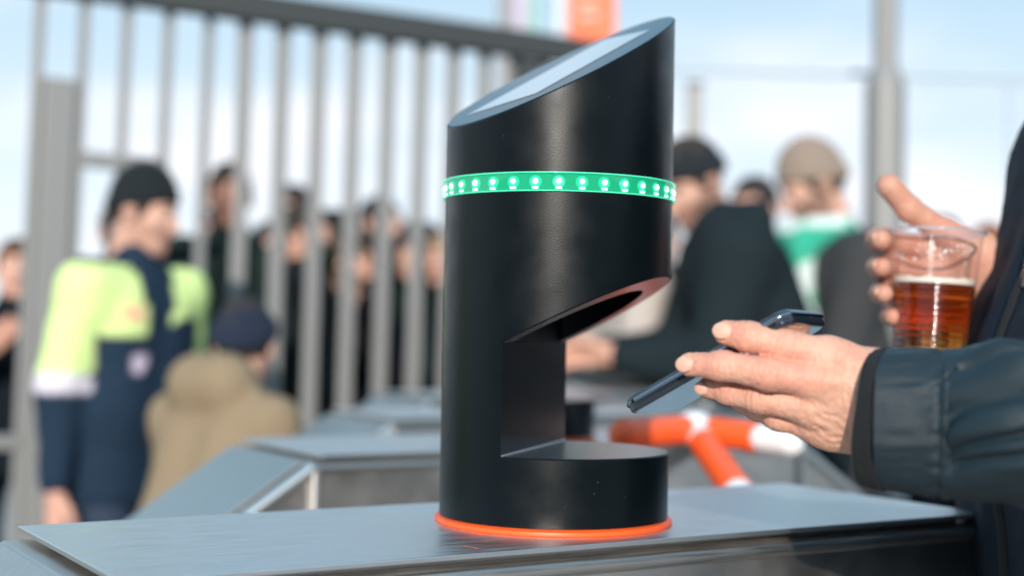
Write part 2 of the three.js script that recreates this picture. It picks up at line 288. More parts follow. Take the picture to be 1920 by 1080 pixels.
  // underside of the head: a ring-shaped plate round the dark reader opening
  const ri = 0.0755, S = 110, P = [], I = [], U = [];
  const hi_ = Math.acos(off / ri);
  for (let i = 0; i <= S; i++) { const k = i / S, to = lerp(t0, t1, k), ti = lerp(R(15.8) - hi_, R(15.8) + hi_, k); for (const [q, t] of [[r - ch, to], [ri, ti]]) { const x = q * Math.cos(t), z = q * Math.sin(t); P.push(x, yCut(x, z), z); U.push(x, z); } }
  for (let i = 0; i < S; i++) { const k = 2 * i; I.push(k, k + 2, k + 1, k + 2, k + 3, k + 1); }
  part('underside_plate', geoFrom(P, I, U), MR.gloss, g);
  const HP = [], HI = [];
  for (let i = 0; i <= S; i++) { const t = lerp(R(15.8) - hi_, R(15.8) + hi_, i / S), x = ri * Math.cos(t), z = ri * Math.sin(t); HP.push(x, yCut(x, z), z, x, 0.268, z); }
  for (let i = 0; i < S; i++) { const k = 2 * i; HI.push(k, k + 2, k + 1, k + 2, k + 3, k + 1); }
  { const b = HP.length / 3; for (let i = 0; i <= S; i++) HP.push(HP[6 * i + 3], 0.268, HP[6 * i + 5]); for (let i = 1; i < S; i++) HI.push(b, b + i, b + i + 1); const m = 2 * S; HI.push(0, m, 1, m, m + 1, 1); }
  part('reader_opening', geoFrom(HP, HI), MR.inner, g);
  // slanted glass top with the display
  const TP = [0, yTop(0, 0), 0], TI = [], TU = [0, 0]; for (let i = 0; i <= 170; i++) { const t = i / 170 * 2 * Math.PI, x = (r - ch) * Math.cos(t), z = (r - ch) * Math.sin(t); TP.push(x, yTop(x, z), z); TU.push(x, z); } for (let i = 1; i <= 170; i++) TI.push(0, i + 1, i);
  const glass = part('top_glass', geoFrom(TP, TI, TU), MR.glass, g);
  { // display: wide bright field, its long side up the slope
    const e = 0.0006, q = [[-0.074, -0.036], [-0.058, 0.05], [0.06, 0.05], [0.072, -0.036]].map(([u, w]) => { const p = along(u, w); return [p.x, yTop(p.x, p.z) + e, p.z]; });
    part('display_screen', geoFrom(q.flat(), [0, 1, 2, 0, 2, 3]), MR.screen, glass);
  }
  // base gasket
  const bp = [[0.098, 0], [0.1030, 0], [0.1039, 0.0008], [0.1039, 0.0034], [0.1030, 0.0043], [0.0995, 0.0045], [0.0985, 0.0065]].map((p) => new THREE.Vector2(...p));
  part('base_ring', new THREE.LatheGeometry(bp, 160), M.orange, g);
  // light strip: backing, chips, halo pads and clear cover
  const lp = [[0.0984, YL0 + 0.0002], [0.1000, YL0 + 0.0006], [0.1003, YL0 + 0.002], [0.1003, YL1 - 0.002], [0.1000, YL1 - 0.0006], [0.0984, YL1 - 0.0002]].map((p) => new THREE.Vector2(...p));
  const strip_ = part('led_strip', new THREE.LatheGeometry(lp, 160), MR.ledBand, g);
  const cp = [[0.1002, YL0], [0.1023, YL0 + 0.0002], [0.1028, YL0 + 0.001], [0.1028, YL1 - 0.001], [0.1023, YL1 - 0.0002], [0.1002, YL1]].map((p) => new THREE.Vector2(...p));
  part('clear_cover', new THREE.LatheGeometry(cp, 160), MR.ledCover, strip_);
  for (const y of [YL0 + 0.0006, YL1 - 0.0006]) part('led_glow_edge', new THREE.TorusGeometry(0.1022, 0.0004, 8, 160).rotateX(Math.PI / 2).translate(0, y, 0), MR.ledHalo, strip_);
  const chip = new THREE.CylinderGeometry(0.0018, 0.0021, 0.0014, 18).rotateX(Math.PI / 2), pad = new THREE.CylinderGeometry(0.0028, 0.0034, 0.0008, 24).rotateX(Math.PI / 2), foot = new RoundedBoxGeometry(0.0046, 0.0012, 0.001, 1, 0.0003);
  const halo = new THREE.CylinderGeometry(0.0046, 0.0056, 0.0008, 28).rotateX(Math.PI / 2);
  const chips = [5, 3.6, 7].map((e) => { const m = MR.ledChip.clone(); m.emissiveIntensity = e; return m; });
  for (let k = 0; k < 33; k++) {
    const a = k / 33 * 2 * Math.PI, o = part('led', chip, chips[(k * 7) % 3], strip_); o.position.set(Math.sin(a) * 0.1012, (YL0 + YL1) / 2 + 0.0006, Math.cos(a) * 0.1012); o.rotation.y = a;
    const w = part('led_halo', halo, MR.ledGlow, strip_); w.position.set(Math.sin(a) * 0.1003, (YL0 + YL1) / 2 - 0.0002, Math.cos(a) * 0.1003); w.rotation.y = a;
    const h = part('led_pad', pad, MR.ledHalo, strip_); h.position.set(Math.sin(a) * 0.1005, (YL0 + YL1) / 2 - 0.0002, Math.cos(a) * 0.1005); h.rotation.y = a;
    const f = part('led_solder', foot, MR.ledChip, strip_); f.position.set(Math.sin(a) * 0.1009, YL0 + 0.0030, Math.cos(a) * 0.1009); f.rotation.y = a;
  }
  return g;
}
const reader1 = reader('large black ticket reader column with a glowing green light ring'); reader1.position.set(0, TOP, 0);
{ const r2 = reader1.clone(); r2.name = numbered('ticket_reader'); scene.add(r2); r2.userData = { ...reader1.userData, label: 'black ticket reader on the second cabinet, mostly hidden behind the large one' }; const p = along(0.492, -0.796); r2.position.set(p.x - 0.006, TOP, p.z); }

// ---------------------------------------------------------------- phone
const phoneFrame = (() => {
  const a = V(0.0503, 1.1687, 0.228), b = V(0.1481, 1.2326, 0.29), L = b.clone().sub(a).normalize();
  const S = V(0.53, -0.02, -0.85); S.addScaledVector(L, -S.dot(L)).normalize(); const Nn = L.clone().cross(S).normalize(); // Nn points up, out of the screen
  return { a, L, S, N: Nn, len: 0.142, wid: 0.071, th: 0.0112 };
})();
{
  const { a, L, S, N, len, wid, th } = phoneFrame;
  const t = thing('smartphone', 'dark glossy smartphone tilted in the outstretched hand', 'phone');
  const m = new THREE.Matrix4().makeBasis(L, S, N); t.quaternion.setFromRotationMatrix(m);
  t.position.copy(a.clone().addScaledVector(L, len / 2 - 0.004).addScaledVector(S, wid / 2).addScaledVector(N, -th / 2));
  const sh = (w, h, r) => { const s = new THREE.Shape(); s.moveTo(-w / 2 + r, -h / 2); s.lineTo(w / 2 - r, -h / 2); s.absarc(w / 2 - r, -h / 2 + r, r, -Math.PI / 2, 0); s.lineTo(w / 2, h / 2 - r); s.absarc(w / 2 - r, h / 2 - r, r, 0, Math.PI / 2); s.lineTo(-w / 2 + r, h / 2); s.absarc(-w / 2 + r, h / 2 - r, r, Math.PI / 2, Math.PI); s.lineTo(-w / 2, -h / 2 + r); s.absarc(-w / 2 + r, -h / 2 + r, r, Math.PI, Math.PI * 1.5); return s; };
  const bg = new THREE.ExtrudeGeometry(sh(len - 0.006, wid - 0.006, 0.008), { depth: th - 0.0056, bevelEnabled: true, bevelSize: 0.003, bevelThickness: 0.0028, bevelSegments: 6, curveSegments: 12 }); bg.translate(0, 0, -th / 2 + 0.0028);
  part('frame', bg, mat({ color: lin(0.022, 0.03, 0.042), metalness: 0.35, roughness: 0.13, clearcoat: 1, clearcoatRoughness: 0.05 }), t);
  const bk = new THREE.ExtrudeGeometry(sh(len - 0.007, wid - 0.007, 0.0075), { depth: 0.0004, bevelEnabled: false, curveSegments: 12 }); bk.translate(0, 0, -th / 2 - 0.0002);
  const back = part('back_glass', bk, mat({ color: lin(0.3, 0.29, 0.28), metalness: 0.9, roughness: 0.1, clearcoat: 1, clearcoatRoughness: 0.03 }), t);
  const cam = new RoundedBoxGeometry(0.022, 0.010, 0.0014, 3, 0.0006); cam.translate(len / 2 - 0.022, -wid / 2 + 0.018, -th / 2 - 0.0008); part('camera_bump', cam, MR.glass, back);
  const fs = new THREE.ExtrudeGeometry(sh(len - 0.0065, wid - 0.0065, 0.0078), { depth: 0.0004, bevelEnabled: false, curveSegments: 12 }); fs.translate(0, 0, th / 2 - 0.0002);
  part('screen', fs, MR.glass, t);
  const rim = sh(len - 0.0008, wid - 0.0008, 0.0102).getPoints(10).map((p) => V(p.x, p.y, 0)); rim.pop();
  part('metal_band', new THREE.TubeGeometry(new THREE.CatmullRomCurve3(rim, true, 'catmullrom', 0.1), 160, 0.0017, 8, true).translate(0, 0, 0.0014), mat({ color: lin(0.32, 0.36, 0.42), metalness: 1, roughness: 0.16 }), t);
  part('microphone_hole', new THREE.CylinderGeometry(0.0006, 0.0006, 0.0006, 12).rotateZ(Math.PI / 2).translate(len / 2 + 0.0005, 0.004, -0.001), M.gap, t);
}

// ---------------------------------------------------------------- cup of beer
const cup = (() => {
  const t = thing('beer_cup', 'clear plastic cup half full of amber beer', 'cup');
  t.position.set(0.3626, 1.193, -0.142); t.rotation.z = R(-2.8);
  const Hh = 0.128, rr = (y) => lerp(0.0335, 0.0445, y / Hh), rib = (y) => (y < 0.078 && y > 0.006 ? 0.00045 * Math.sin(y * 2 * Math.PI / 0.0062) : 0);
  const outer = [[0.0, 0.0], [0.030, 0.0], [0.0328, 0.002]]; for (let y = 0.006; y <= 0.122; y += 0.0008) outer.push([rr(y) + rib(y), y]);
  outer.push([0.0446, 0.1235], [0.0462, 0.1245], [0.0472, 0.1262], [0.0466, 0.1282], [0.0452, 0.1284], [0.0446, 0.1268]);
  part('cup_wall', new THREE.LatheGeometry(outer.map((p) => new THREE.Vector2(...p)), 96), mat({ color: lin(0.97, 0.97, 0.98), transmission: 1, thickness: 0, roughness: 0.1, ior: 1.5 }), t);
  const lip = new THREE.TorusGeometry(0.0463, 0.0014, 12, 96).rotateX(Math.PI / 2).translate(0, 0.1268, 0); part('rolled_rim', lip, mat({ color: lin(0.95, 0.96, 1), transmission: 0.85, thickness: 0.002, roughness: 0.08, ior: 1.5 }), t);
  const lv = 0.0745, beer = [[0, 0.0022], [0.0325, 0.0022]]; for (let y = 0.006; y <= lv; y += 0.0008) beer.push([rr(y) + rib(y) - 0.0007, y]); beer.push([0, lv]);
  part('beer', new THREE.LatheGeometry(beer.map((p) => new THREE.Vector2(...p)), 96), mat({ color: lin(1, 1, 1), transmission: 1, thickness: 0.07, roughness: 0.02, ior: 1.33, attenuationColor: lin(0.88, 0.5, 0.16), attenuationDistance: 0.04 }), t);
  const foam = []; foam.push([0, lv + 0.0004]); for (let k = 0; k <= 6; k++) foam.push([rr(lv + k * 0.001) - 0.0012, lv + 0.0004 + k * 0.001]); foam.push([0.03, lv + 0.0058], [0.02, lv + 0.0056], [0.01, lv + 0.0054], [0, lv + 0.0052]);
  const fg = new THREE.LatheGeometry(foam.map((p) => new THREE.Vector2(...p)), 96), fp = fg.attributes.position;
  for (let i = 0; i < fp.count; i++) { const x = fp.getX(i), y = fp.getY(i), z = fp.getZ(i); if (y > lv + 0.004) fp.setY(i, y + 0.0028 * N3(x * 110, 3, z * 110)); } fg.computeVertexNormals();
  part('foam', fg, mat({ color: lin(0.78, 0.69, 0.6), roughness: 0.85 }), t);
  const sp = rng(5); // froth marks left on the wall
  const marks = []; for (let k = 0; k < 46; k++) { const cl = k % 2, a = cl ? R(52 + sp() * 34) : R(88 + sp() * 44), y = cl ? 0.1 + sp() * 0.018 : 0.097 + sp() * 0.014, s = 0.0005 + 0.0014 * sp() * sp(), q = rr(y) - 0.0008; const g = new THREE.SphereGeometry(s, 7, 5); g.scale(1, 1, 0.35); g.rotateY(Math.PI / 2 - a); g.translate(q * Math.cos(a), y, q * Math.sin(a)); marks.push(g); }
  const fm = part('froth_flecks', mergeGeometries(marks), mat({ color: lin(0.85, 0.83, 0.82), roughness: 0.6 }), t); fm.userData.kind = 'stuff';
  return t;
})();

// ---------------------------------------------------------------- foreground person: hands, jacket
const skinBump = tex(512, 512, (i, j) => { const u = i / 512, v = j / 512; return 0.5 + 0.4 * N3(u * 70, v * 70, 2) + 0.35 * N3(u * 150, v * 90, 5); });
const skin = mat({ vertexColors: true, roughness: 0.52, specularIntensity: 0.8, sheen: 0.15, sheenColor: lin(1, 0.6, 0.5), sheenRoughness: 0.5 });
const handSkin = skin.clone(); { const t = skinBump.clone(); t.repeat.set(22, 22); t.needsUpdate = true; handSkin.bumpMap = t; handSkin.bumpScale = 0.00012; }
// fingers: [[mcp, pip, dip, tip], ...]; palm: list of capsule pairs; nails: [finger, dorsal direction]
function handSurface({ fingers, thumb, palm, nails, cords = [], lo, hi, h, creases, tone = [0.64, 0.335, 0.24], dirs }) {
  const chains = [...fingers, thumb];
  const nl = nails.map(([k, dn, L = 0.0068, Wd = 0.006]) => { const c = chains[k], T = V(...c[3]), ax = T.clone().sub(V(...c[2])).normalize(), n = dn.clone().addScaledVector(ax, -dn.dot(ax)).normalize(), w = ax.clone().cross(n); return { c: T.clone().addScaledVector(n, c[3][3] - 0.0012).addScaledVector(ax, 0.0012), ax, n, w, L, Wd }; });
  const nailD = (x, y, z) => { let d = 1; for (const q of nl) { const px = x - q.c.x, py = y - q.c.y, pz = z - q.c.z; const a = px * q.ax.x + py * q.ax.y + pz * q.ax.z, b = px * q.w.x + py * q.w.y + pz * q.w.z, e = px * q.n.x + py * q.n.y + pz * q.n.z; d = Math.min(d, ell(a, b, e, [0, 0, 0], [q.L, q.Wd, 0.0024])); } return d; };
  const joints = []; chains.forEach((c, i) => { for (const k of [1, 2]) { const a = V(...c[k - 1]), b = V(...c[k + 1 > 3 ? 3 : k + 1]); joints.push({ p: V(...c[k]), ax: b.sub(a).normalize(), r: c[k][3], amp: k === 1 ? 0.0006 : 0.0004 }); } });
  const f = (x, y, z) => {
    let p = 1; for (const [a, b] of palm) p = smin(p, cap(x, y, z, a, b), 0.016);
    let m = 1;
    for (const c of chains) { let d = cap(x, y, z, c[0], c[1]); d = smin(d, cap(x, y, z, c[1], c[2]), 0.005); d = smin(d, cap(x, y, z, c[2], c[3]), 0.005); m = smin(m, d, 0.0018); }
    let d = smin(p, m, 0.010);
    if (d > 0.012 || d < -0.012) return d;
    for (const [a, b] of cords) d = smin(d, cap(x, y, z, a, b), 0.006);
    for (const j of joints) { const px = x - j.p.x, py = y - j.p.y, pz = z - j.p.z, q2 = px * px + py * py + pz * pz; const s = j.r * 1.05; if (q2 < 5 * s * s) { const t = px * j.ax.x + py * j.ax.y + pz * j.ax.z; d += j.amp * Math.exp(-q2 / (s * s)) * Math.cos((t + 0.0028 * N3(x * 130, y * 130, z * 130)) * 2 * Math.PI / 0.0042); d -= 0.0011 * Math.exp(-q2 / (s * s)); } }
    d += 0.0006 * N3(x * 90, y * 60, z * 90) + 0.0007 * Math.abs(N3(x * 210 + y * 90, y * 120 - x * 60, z * 210)) + 0.0005 * Math.abs(N3(x * 330 - y * 60, y * 170 + x * 90, z * 330 + 4));
    if (creases) for (const [c, ax, wl, s, am] of creases) { const px = x - c[0], py = y - c[1], pz = z - c[2], q2 = px * px + py * py + pz * pz; if (q2 < 4 * s * s) { const t = px * ax[0] + py * ax[1] + pz * ax[2] + 0.0035 * N3(x * 95, y * 95, z * 95); d += am * Math.exp(-q2 / (s * s)) * Math.pow(Math.abs(Math.cos(t * Math.PI / wl)), 3); } }
    if (nl.length) { const nd = nailD(x, y, z); d += 0.0007 * Math.exp(-Math.pow((nd - 0.0009) / 0.0008, 2)); d = Math.min(d, nd); }
    return d;
  };
  const colour = (x, y, z) => {
    const nd = nailD(x, y, z);
    let red = 0.55 + 1.2 * N3(x * 40, y * 40, z * 40) + 0.5 * N3(x * 120, y * 120, z * 120);
    for (const j of joints) { const q = Math.hypot(x - j.p.x, y - j.p.y, z - j.p.z); red += 0.7 * Math.exp(-(q * q) / (j.r * j.r * 2.2)); }
    for (const c of chains) { const q = Math.hypot(x - c[3][0], y - c[3][1], z - c[3][2]); red += 0.6 * Math.exp(-(q * q) / 0.00016); }
    red = clamp(red, 0, 1.6); const s = 1 + 0.10 * N3(x * 300, y * 300, z * 300);
    let r = tone[0] * s * (1 - 0.02 * red), g = tone[1] * s * (1.06 - 0.15 * red), b = tone[2] * s * (1.05 - 0.15 * red);
    if (nd < 0.0005) { r = tone[0] * 1.04; g = tone[1] * 1.12; b = tone[2] * 1.16; }
    return [r, g, b];
  };
  const g = surface(f, lo, hi, h, colour);
  const uv = [], p = g.attributes.position; for (let i = 0; i < p.count; i++) uv.push(p.getX(i) * dirs[0].x + p.getY(i) * dirs[0].y + p.getZ(i) * dirs[0].z, p.getX(i) * dirs[1].x + p.getY(i) * dirs[1].y + p.getZ(i) * dirs[1].z);
  g.setAttribute('uv', new THREE.Float32BufferAttribute(uv, 2)); return g;
}
function tube(path, nS, nT, up, disp) { // a sleeve along a list of [x, y, z, r]
  const cv = new THREE.CatmullRomCurve3(path.map((p) => V(p[0], p[1], p[2])), false, 'centripetal'), len = cv.getLength(), pos = [], uv = [], idx = [];
  const rad = new THREE.CatmullRomCurve3(path.map((p, i) => V(p[3], 0, 0)), false);
  for (let i = 0; i <= nS; i++) {
    const s = i / nS, t = cv.getUtoTmapping(s), c = cv.getPoint(t), T = cv.getTangent(t).normalize(), A = up.clone().addScaledVector(T, -up.dot(T)).normalize(), B = T.clone().cross(A), r = rad.getPoint(t).x;
    for (let k = 0; k <= nT; k++) { const a = k / nT * 2 * Math.PI, q = r + disp(s * len, a, c, len); const v = c.clone().addScaledVector(A, Math.cos(a) * q).addScaledVector(B, Math.sin(a) * q); pos.push(v.x, v.y, v.z); uv.push(s * len, a * r); }
  }
  for (let i = 0; i < nS; i++) for (let k = 0; k < nT; k++) { const p = i * (nT + 1) + k, q = p + nT + 1; idx.push(p, p + 1, q, q, p + 1, q + 1); }
  const g = geoFrom(pos, idx, uv), n = g.attributes.normal;
  for (let i = 0; i <= nS; i++) { const a = i * (nT + 1), b = a + nT; const v = V(n.getX(a) + n.getX(b), n.getY(a) + n.getY(b), n.getZ(a) + n.getZ(b)).normalize(); n.setXYZ(a, v.x, v.y, v.z); n.setXYZ(b, v.x, v.y, v.z); }
  return g;
}
const weave = tex(512, 512, (i, j) => 0.5 + 0.22 * Math.sin(j * Math.PI * 2 / 8) + 0.35 * fbm(i * 0.03, j * 0.5, 2, 3));
const nylon = mat({ color: lin(0.0045, 0.016, 0.0245), roughness: 0.56, sheen: 0.1, sheenColor: lin(0.3, 0.5, 0.6), sheenRoughness: 0.5, bumpMap: rep(weave, 22, 22), bumpScale: 0.0002 });
const navyCloth = mat({ color: lin(0.005, 0.011, 0.022), roughness: 0.7, specularIntensity: 0.5 });
const binding = mat({ color: lin(0.006, 0.008, 0.01), roughness: 0.85, bumpMap: rep(weave, 60, 60), bumpScale: 0.0003 });

const me = thing('person', 'person in dark navy jacket at the right edge holding phone and beer', 'person');
{
  const left = handSurface({
    fingers: [
      [[0.1864, 1.2023, 0.2880, 0.0128], [0.1569, 1.2086, 0.2860, 0.0111], [0.1317, 1.2150, 0.2800, 0.0099], [0.1169, 1.2176, 0.2730, 0.0089]],
      [[0.1805, 1.1858, 0.2920, 0.0126], [0.1429, 1.1905, 0.2920, 0.0106], [0.1128, 1.1950, 0.2800, 0.0095], [0.0929, 1.1950, 0.2680, 0.0087]],
      [[0.1762, 1.1681, 0.2830, 0.0122], [0.1405, 1.1734, 0.2750, 0.0099], [0.1211, 1.1767, 0.2620, 0.0087], [0.1068, 1.1786, 0.2500, 0.0077]],
      [[0.1844, 1.1534, 0.2730, 0.0109], [0.1547, 1.1600, 0.2630, 0.0090], [0.1425, 1.1650, 0.2460, 0.0078], [0.1319, 1.1679, 0.2330, 0.0069]]],
    thumb: [[0.2071, 1.1836, 0.2560, 0.0150], [0.1883, 1.1966, 0.2300, 0.0125], [0.1680, 1.2080, 0.2130, 0.0108], [0.1460, 1.2100, 0.2030, 0.0096]],
    palm: [
      [[0.2220, 1.1900, 0.2950, 0.0165], [0.1864, 1.2015, 0.2850, 0.0128]], [[0.2220, 1.1780, 0.2970, 0.0185], [0.1815, 1.1858, 0.2885, 0.0130]],
      [[0.2220, 1.1640, 0.2950, 0.0170], [0.1772, 1.1685, 0.2800, 0.0128]], [[0.2200, 1.1550, 0.2920, 0.0150], [0.1844, 1.1540, 0.2720, 0.0115]],
      [[0.2220, 1.1750, 0.2850, 0.0200], [0.1900, 1.1800, 0.2720, 0.0150]], [[0.2130, 1.1520, 0.2830, 0.0120], [0.1960, 1.1500, 0.2720, 0.0110]],
      [[0.2220, 1.1850, 0.2850, 0.0165], [0.2071, 1.1836, 0.2560, 0.0150]], [[0.2200, 1.1740, 0.2950, 0.0245], [0.2700, 1.1650, 0.3250, 0.0310]]],
    cords: [[[0.213, 1.186, 0.3085, 0.0028], [0.184, 1.1862, 0.3035, 0.0028]], [[0.212, 1.175, 0.3105, 0.0026], [0.1795, 1.170, 0.2945, 0.0026]], [[0.2125, 1.195, 0.3050, 0.0026], [0.19, 1.2025, 0.2995, 0.0026]], [[0.211, 1.164, 0.3075, 0.002], [0.188, 1.158, 0.2835, 0.002]]],
    creases: [[[0.186, 1.198, 0.302], [1, -0.15, 0], 0.0040, 0.013, 0.0007], [[0.185, 1.158, 0.290], [0.35, 0.9, 0], 0.0055, 0.016, 0.0006], [[0.202, 1.152, 0.290], [0.6, 0.75, 0], 0.0045, 0.014, 0.0005], [[0.206, 1.178, 0.311], [0.95, 0.2, 0], 0.0042, 0.016, 0.0006]],
    nails: [[0, V(-0.25, 0.12, 0.95)], [1, V(-0.25, 0.05, 0.95), 0.0066, 0.0058], [2, V(-0.2, -0.1, 0.95), 0.0056, 0.005]],
    lo: [0.078, 1.128, 0.205], hi: [0.285, 1.25, 0.345], h: 0.00115, dirs: [V(1, 0, -0.2), V(0, 1, 0.1)],
  });
  const right = handSurface({
    fingers: [
      [[0.3927, 1.3049, -0.2170, 0.0135], [0.3355, 1.3153, -0.2040, 0.0118], [0.3176, 1.3125, -0.1680, 0.0110], [0.3130, 1.3099, -0.1300, 0.0100]],
      [[0.3957, 1.2805, -0.2170, 0.0135], [0.3380, 1.2878, -0.2040, 0.0116], [0.3186, 1.2855, -0.1680, 0.0107], [0.3135, 1.2833, -0.1300, 0.0096]],
      [[0.3984, 1.2562, -0.2120, 0.0130], [0.3411, 1.2616, -0.2020, 0.0112], [0.3214, 1.2602, -0.1680, 0.0103], [0.3160, 1.2580, -0.1310, 0.0092]],
      [[0.4043, 1.2347, -0.2070, 0.0120], [0.3488, 1.2369, -0.1970, 0.0100], [0.3310, 1.2374, -0.1680, 0.0092], [0.3268, 1.2357, -0.1380, 0.0084]]],
    thumb: [[0.4257, 1.3051, -0.1970, 0.0185], [0.3926, 1.3231, -0.2000, 0.0140], [0.3544, 1.3457, -0.1920, 0.0124], [0.3332, 1.3681, -0.1870, 0.0130]],
    palm: [
      [[0.4446, 1.2861, -0.1900, 0.0220], [0.3957, 1.3010, -0.2170, 0.0150]], [[0.4446, 1.2800, -0.1920, 0.0220], [0.3977, 1.2790, -0.2170, 0.0150]], [[0.4446, 1.2750, -0.1900, 0.0200], [0.4004, 1.2560, -0.2130, 0.0140]], [[0.4446, 1.2700, -0.1900, 0.0180], [0.4063, 1.2360, -0.2070, 0.0130]],
      [[0.4446, 1.2861, -0.1870, 0.0200], [0.4257, 1.3051, -0.1970, 0.0195]], [[0.4446, 1.2800, -0.1880, 0.0230], [0.4800, 1.2050, -0.1980, 0.0300]]],
    nails: [[0, V(-0.55, 0.15, 0.8), 0.0056, 0.005], [1, V(-0.55, 0.1, 0.8), 0.0056, 0.005], [2, V(-0.55, 0.05, 0.8), 0.0052, 0.0048]],
    lo: [0.295, 1.19, -0.268], hi: [0.495, 1.39, -0.108], h: 0.002, dirs: [V(1, 0, 0.3), V(0, 1, 0)], tone: [0.56, 0.29, 0.21],
  });
  // trunk, neck and head below the clothes
  const HB = V(0.56, 1.66, -0.05);
  const bf = (x, y, z) => { let d = cap(x, y, z, [0.56, 1.34, -0.05, 0.10], [0.57, 0.95, -0.05, 0.10]); d = smin(d, cap(x, y, z, [0.56, 1.42, 0.1, 0.05], [0.56, 1.42, -0.2, 0.05]), 0.05); d = smin(d, cap(x, y, z, [0.56, 1.38, -0.05, 0.058], [0.555, 1.57, -0.05, 0.055]), 0.04); d = smin(d, cap(x, y, z, [0.56, 1.42, 0.14, 0.045], [0.47, 1.165, 0.39, 0.04]), 0.03); d = smin(d, cap(x, y, z, [0.47, 1.165, 0.39, 0.04], [0.262, 1.1665, 0.32, 0.029]), 0.03); d = smin(d, cap(x, y, z, [0.57, 1.42, -0.22, 0.045], [0.555, 1.08, -0.24, 0.04]), 0.03); d = smin(d, cap(x, y, z, [0.555, 1.08, -0.24, 0.04], [0.476, 1.21, -0.197, 0.028]), 0.03); for (const q of [0.04, -0.14]) d = smin(d, cap(x, y, z, [0.57, 0.92, q, 0.085], [0.575, 0.08, q, 0.045]), 0.04); return d; };
  const bodyG = surface(bf, [0.2, 0, -0.35], [0.75, 1.64, 0.47], 0.014, () => [0.58, 0.32, 0.24]); bodyG.setAttribute('uv', new THREE.Float32BufferAttribute(new Float32Array(bodyG.attributes.position.count * 2), 2));
  const hd = headGeometry().clone(); hd.rotateY(R(-90)); hd.translate(HB.x, HB.y, HB.z);
  part('body', mergeGeometries([left, right, bodyG, hd]), handSkin, me);
  part('hair', hairGeometry().clone().rotateY(R(-90)).translate(HB.x, HB.y, HB.z), mat({ color: lin(0.03, 0.02, 0.014), roughness: 0.7 }), me);
  // jacket trunk
  const fold = (x, y, z) => 0.006 * fbm(x * 9, y * 7, z * 9, 3) + 0.005 * Math.abs(N3(x * 14 + 4, y * 22 + x * 10, z * 14));
  const jf = (x, y, z) => {
    let d = 1; for (const q of [0.06, -0.05, -0.16]) { d = smin(d, cap(x, y, z, [0.565, 1.36, q, 0.118], [0.548, 1.16, q, 0.148]), 0.05); d = smin(d, cap(x, y, z, [0.548, 1.16, q, 0.148], [0.55, 0.88, q, 0.146]), 0.05); }
    d = smin(d, cap(x, y, z, [0.565, 1.40, 0.13, 0.085], [0.565, 1.40, -0.21, 0.085]), 0.06); d = smin(d, cap(x, y, z, [0.545, 1.43, -0.05, 0.085], [0.535, 1.53, -0.05, 0.078]), 0.05);
    return Math.max(d, 0.80 - y, y - 1.56) + fold(x, y, z);
  };
  const jacket = part('jacket', surface(jf, [0.33, 0.78, -0.36], [0.78, 1.58, 0.28], 0.011), navyCloth, me);
  const pucker = (s) => Math.exp(-Math.pow((s - 0.039) / 0.007, 2));
  const sl = tube([[0.2138, 1.1625, 0.3030, 0.0462], [0.2680, 1.1623, 0.3180, 0.0500], [0.2971, 1.1633, 0.3430, 0.0515], [0.3677, 1.1608, 0.3650, 0.0540], [0.44, 1.162, 0.385, 0.0600], [0.50, 1.20, 0.36, 0.068], [0.54, 1.31, 0.25, 0.075], [0.56, 1.41, 0.13, 0.08]], 240, 160, V(0.2, 0.1, -1), (s, a, c, len) => {
    const X = Math.cos(a) * 0.05, Y = Math.sin(a) * 0.05, cuff = smooth(0, 0.05, s);
    let d = 0.0042 * N3(s * 17 + 2, X * 22, Y * 22) * cuff + 0.011 * smooth(0.05, 0.13, s) * N3(s * 26 + X * 26, X * 17 + 5, Y * 17 + s * 18);
    d -= 0.009 * smooth(0.02, 0.09, s) * Math.pow(1 - Math.abs(N3(s * 15 - Y * 36, X * 14 + 3, Y * 12 + 8)), 7);
    d += 0.0013 * pucker(s) * N3(a * 11, s * 30, 1.5) * 1.6 - 0.0017 * Math.exp(-Math.pow((s - 0.040) / 0.0016, 2)) + 0.001 * smooth(0.041, 0.046, s);
    d += 0.0014 * N3(a * 2.2, 3, 1) * Math.exp(-s / 0.02) + 0.0016 * Math.exp(-Math.pow((s - 0.018) / 0.014, 2)) * N3(a * 7, s * 20, 6) + 0.0022 * fbm(s * 60, X * 90, Y * 90, 3) * cuff; return d;
  });
  part('sleeve', sl, nylon, jacket, 'dark teal nylon sleeve of the arm holding the phone');
  const cuffP = [[0.2098, 1.1627, 0.3010, 0.0440], [0.2106, 1.1626, 0.3014, 0.0456], [0.2150, 1.1625, 0.3035, 0.0466], [0.2192, 1.1625, 0.3056, 0.0472], [0.2200, 1.1625, 0.3060, 0.0462]];
  part('cuff_binding', tube(cuffP, 14, 150, V(0.2, 0.1, -1), (s, a) => 0.0006 * N3(a * 9, s * 200, 4) + 0.0014 * N3(a * 2.2, 3, 1)), binding, jacket);
  part('cuff_lining', tube([[0.2104, 1.1627, 0.3013, 0.0440], [0.24, 1.1626, 0.3155, 0.033]], 8, 90, V(0.2, 0.1, -1), () => 0), binding, jacket);
  part('sleeve', tube([[0.4560, 1.258, -0.1905, 0.036], [0.478, 1.21, -0.198, 0.041], [0.555, 1.075, -0.235, 0.06], [0.585, 1.2, -0.25, 0.065], [0.57, 1.40, -0.22, 0.075]], 90, 70, V(0, 0.2, 1), (s, a) => 0.004 * N3(s * 22, Math.cos(a) * 1.5, Math.sin(a) * 1.5)), navyCloth, jacket);
  // placket down the front, zip pull, flap and copper snap
  const front = (y, z) => { let lo = 0.3, hi = 0.6; for (let i = 0; i < 30; i++) { const m = (lo + hi) / 2; jf(m, y, z) > 0 ? lo = m : hi = m; } return lo; };
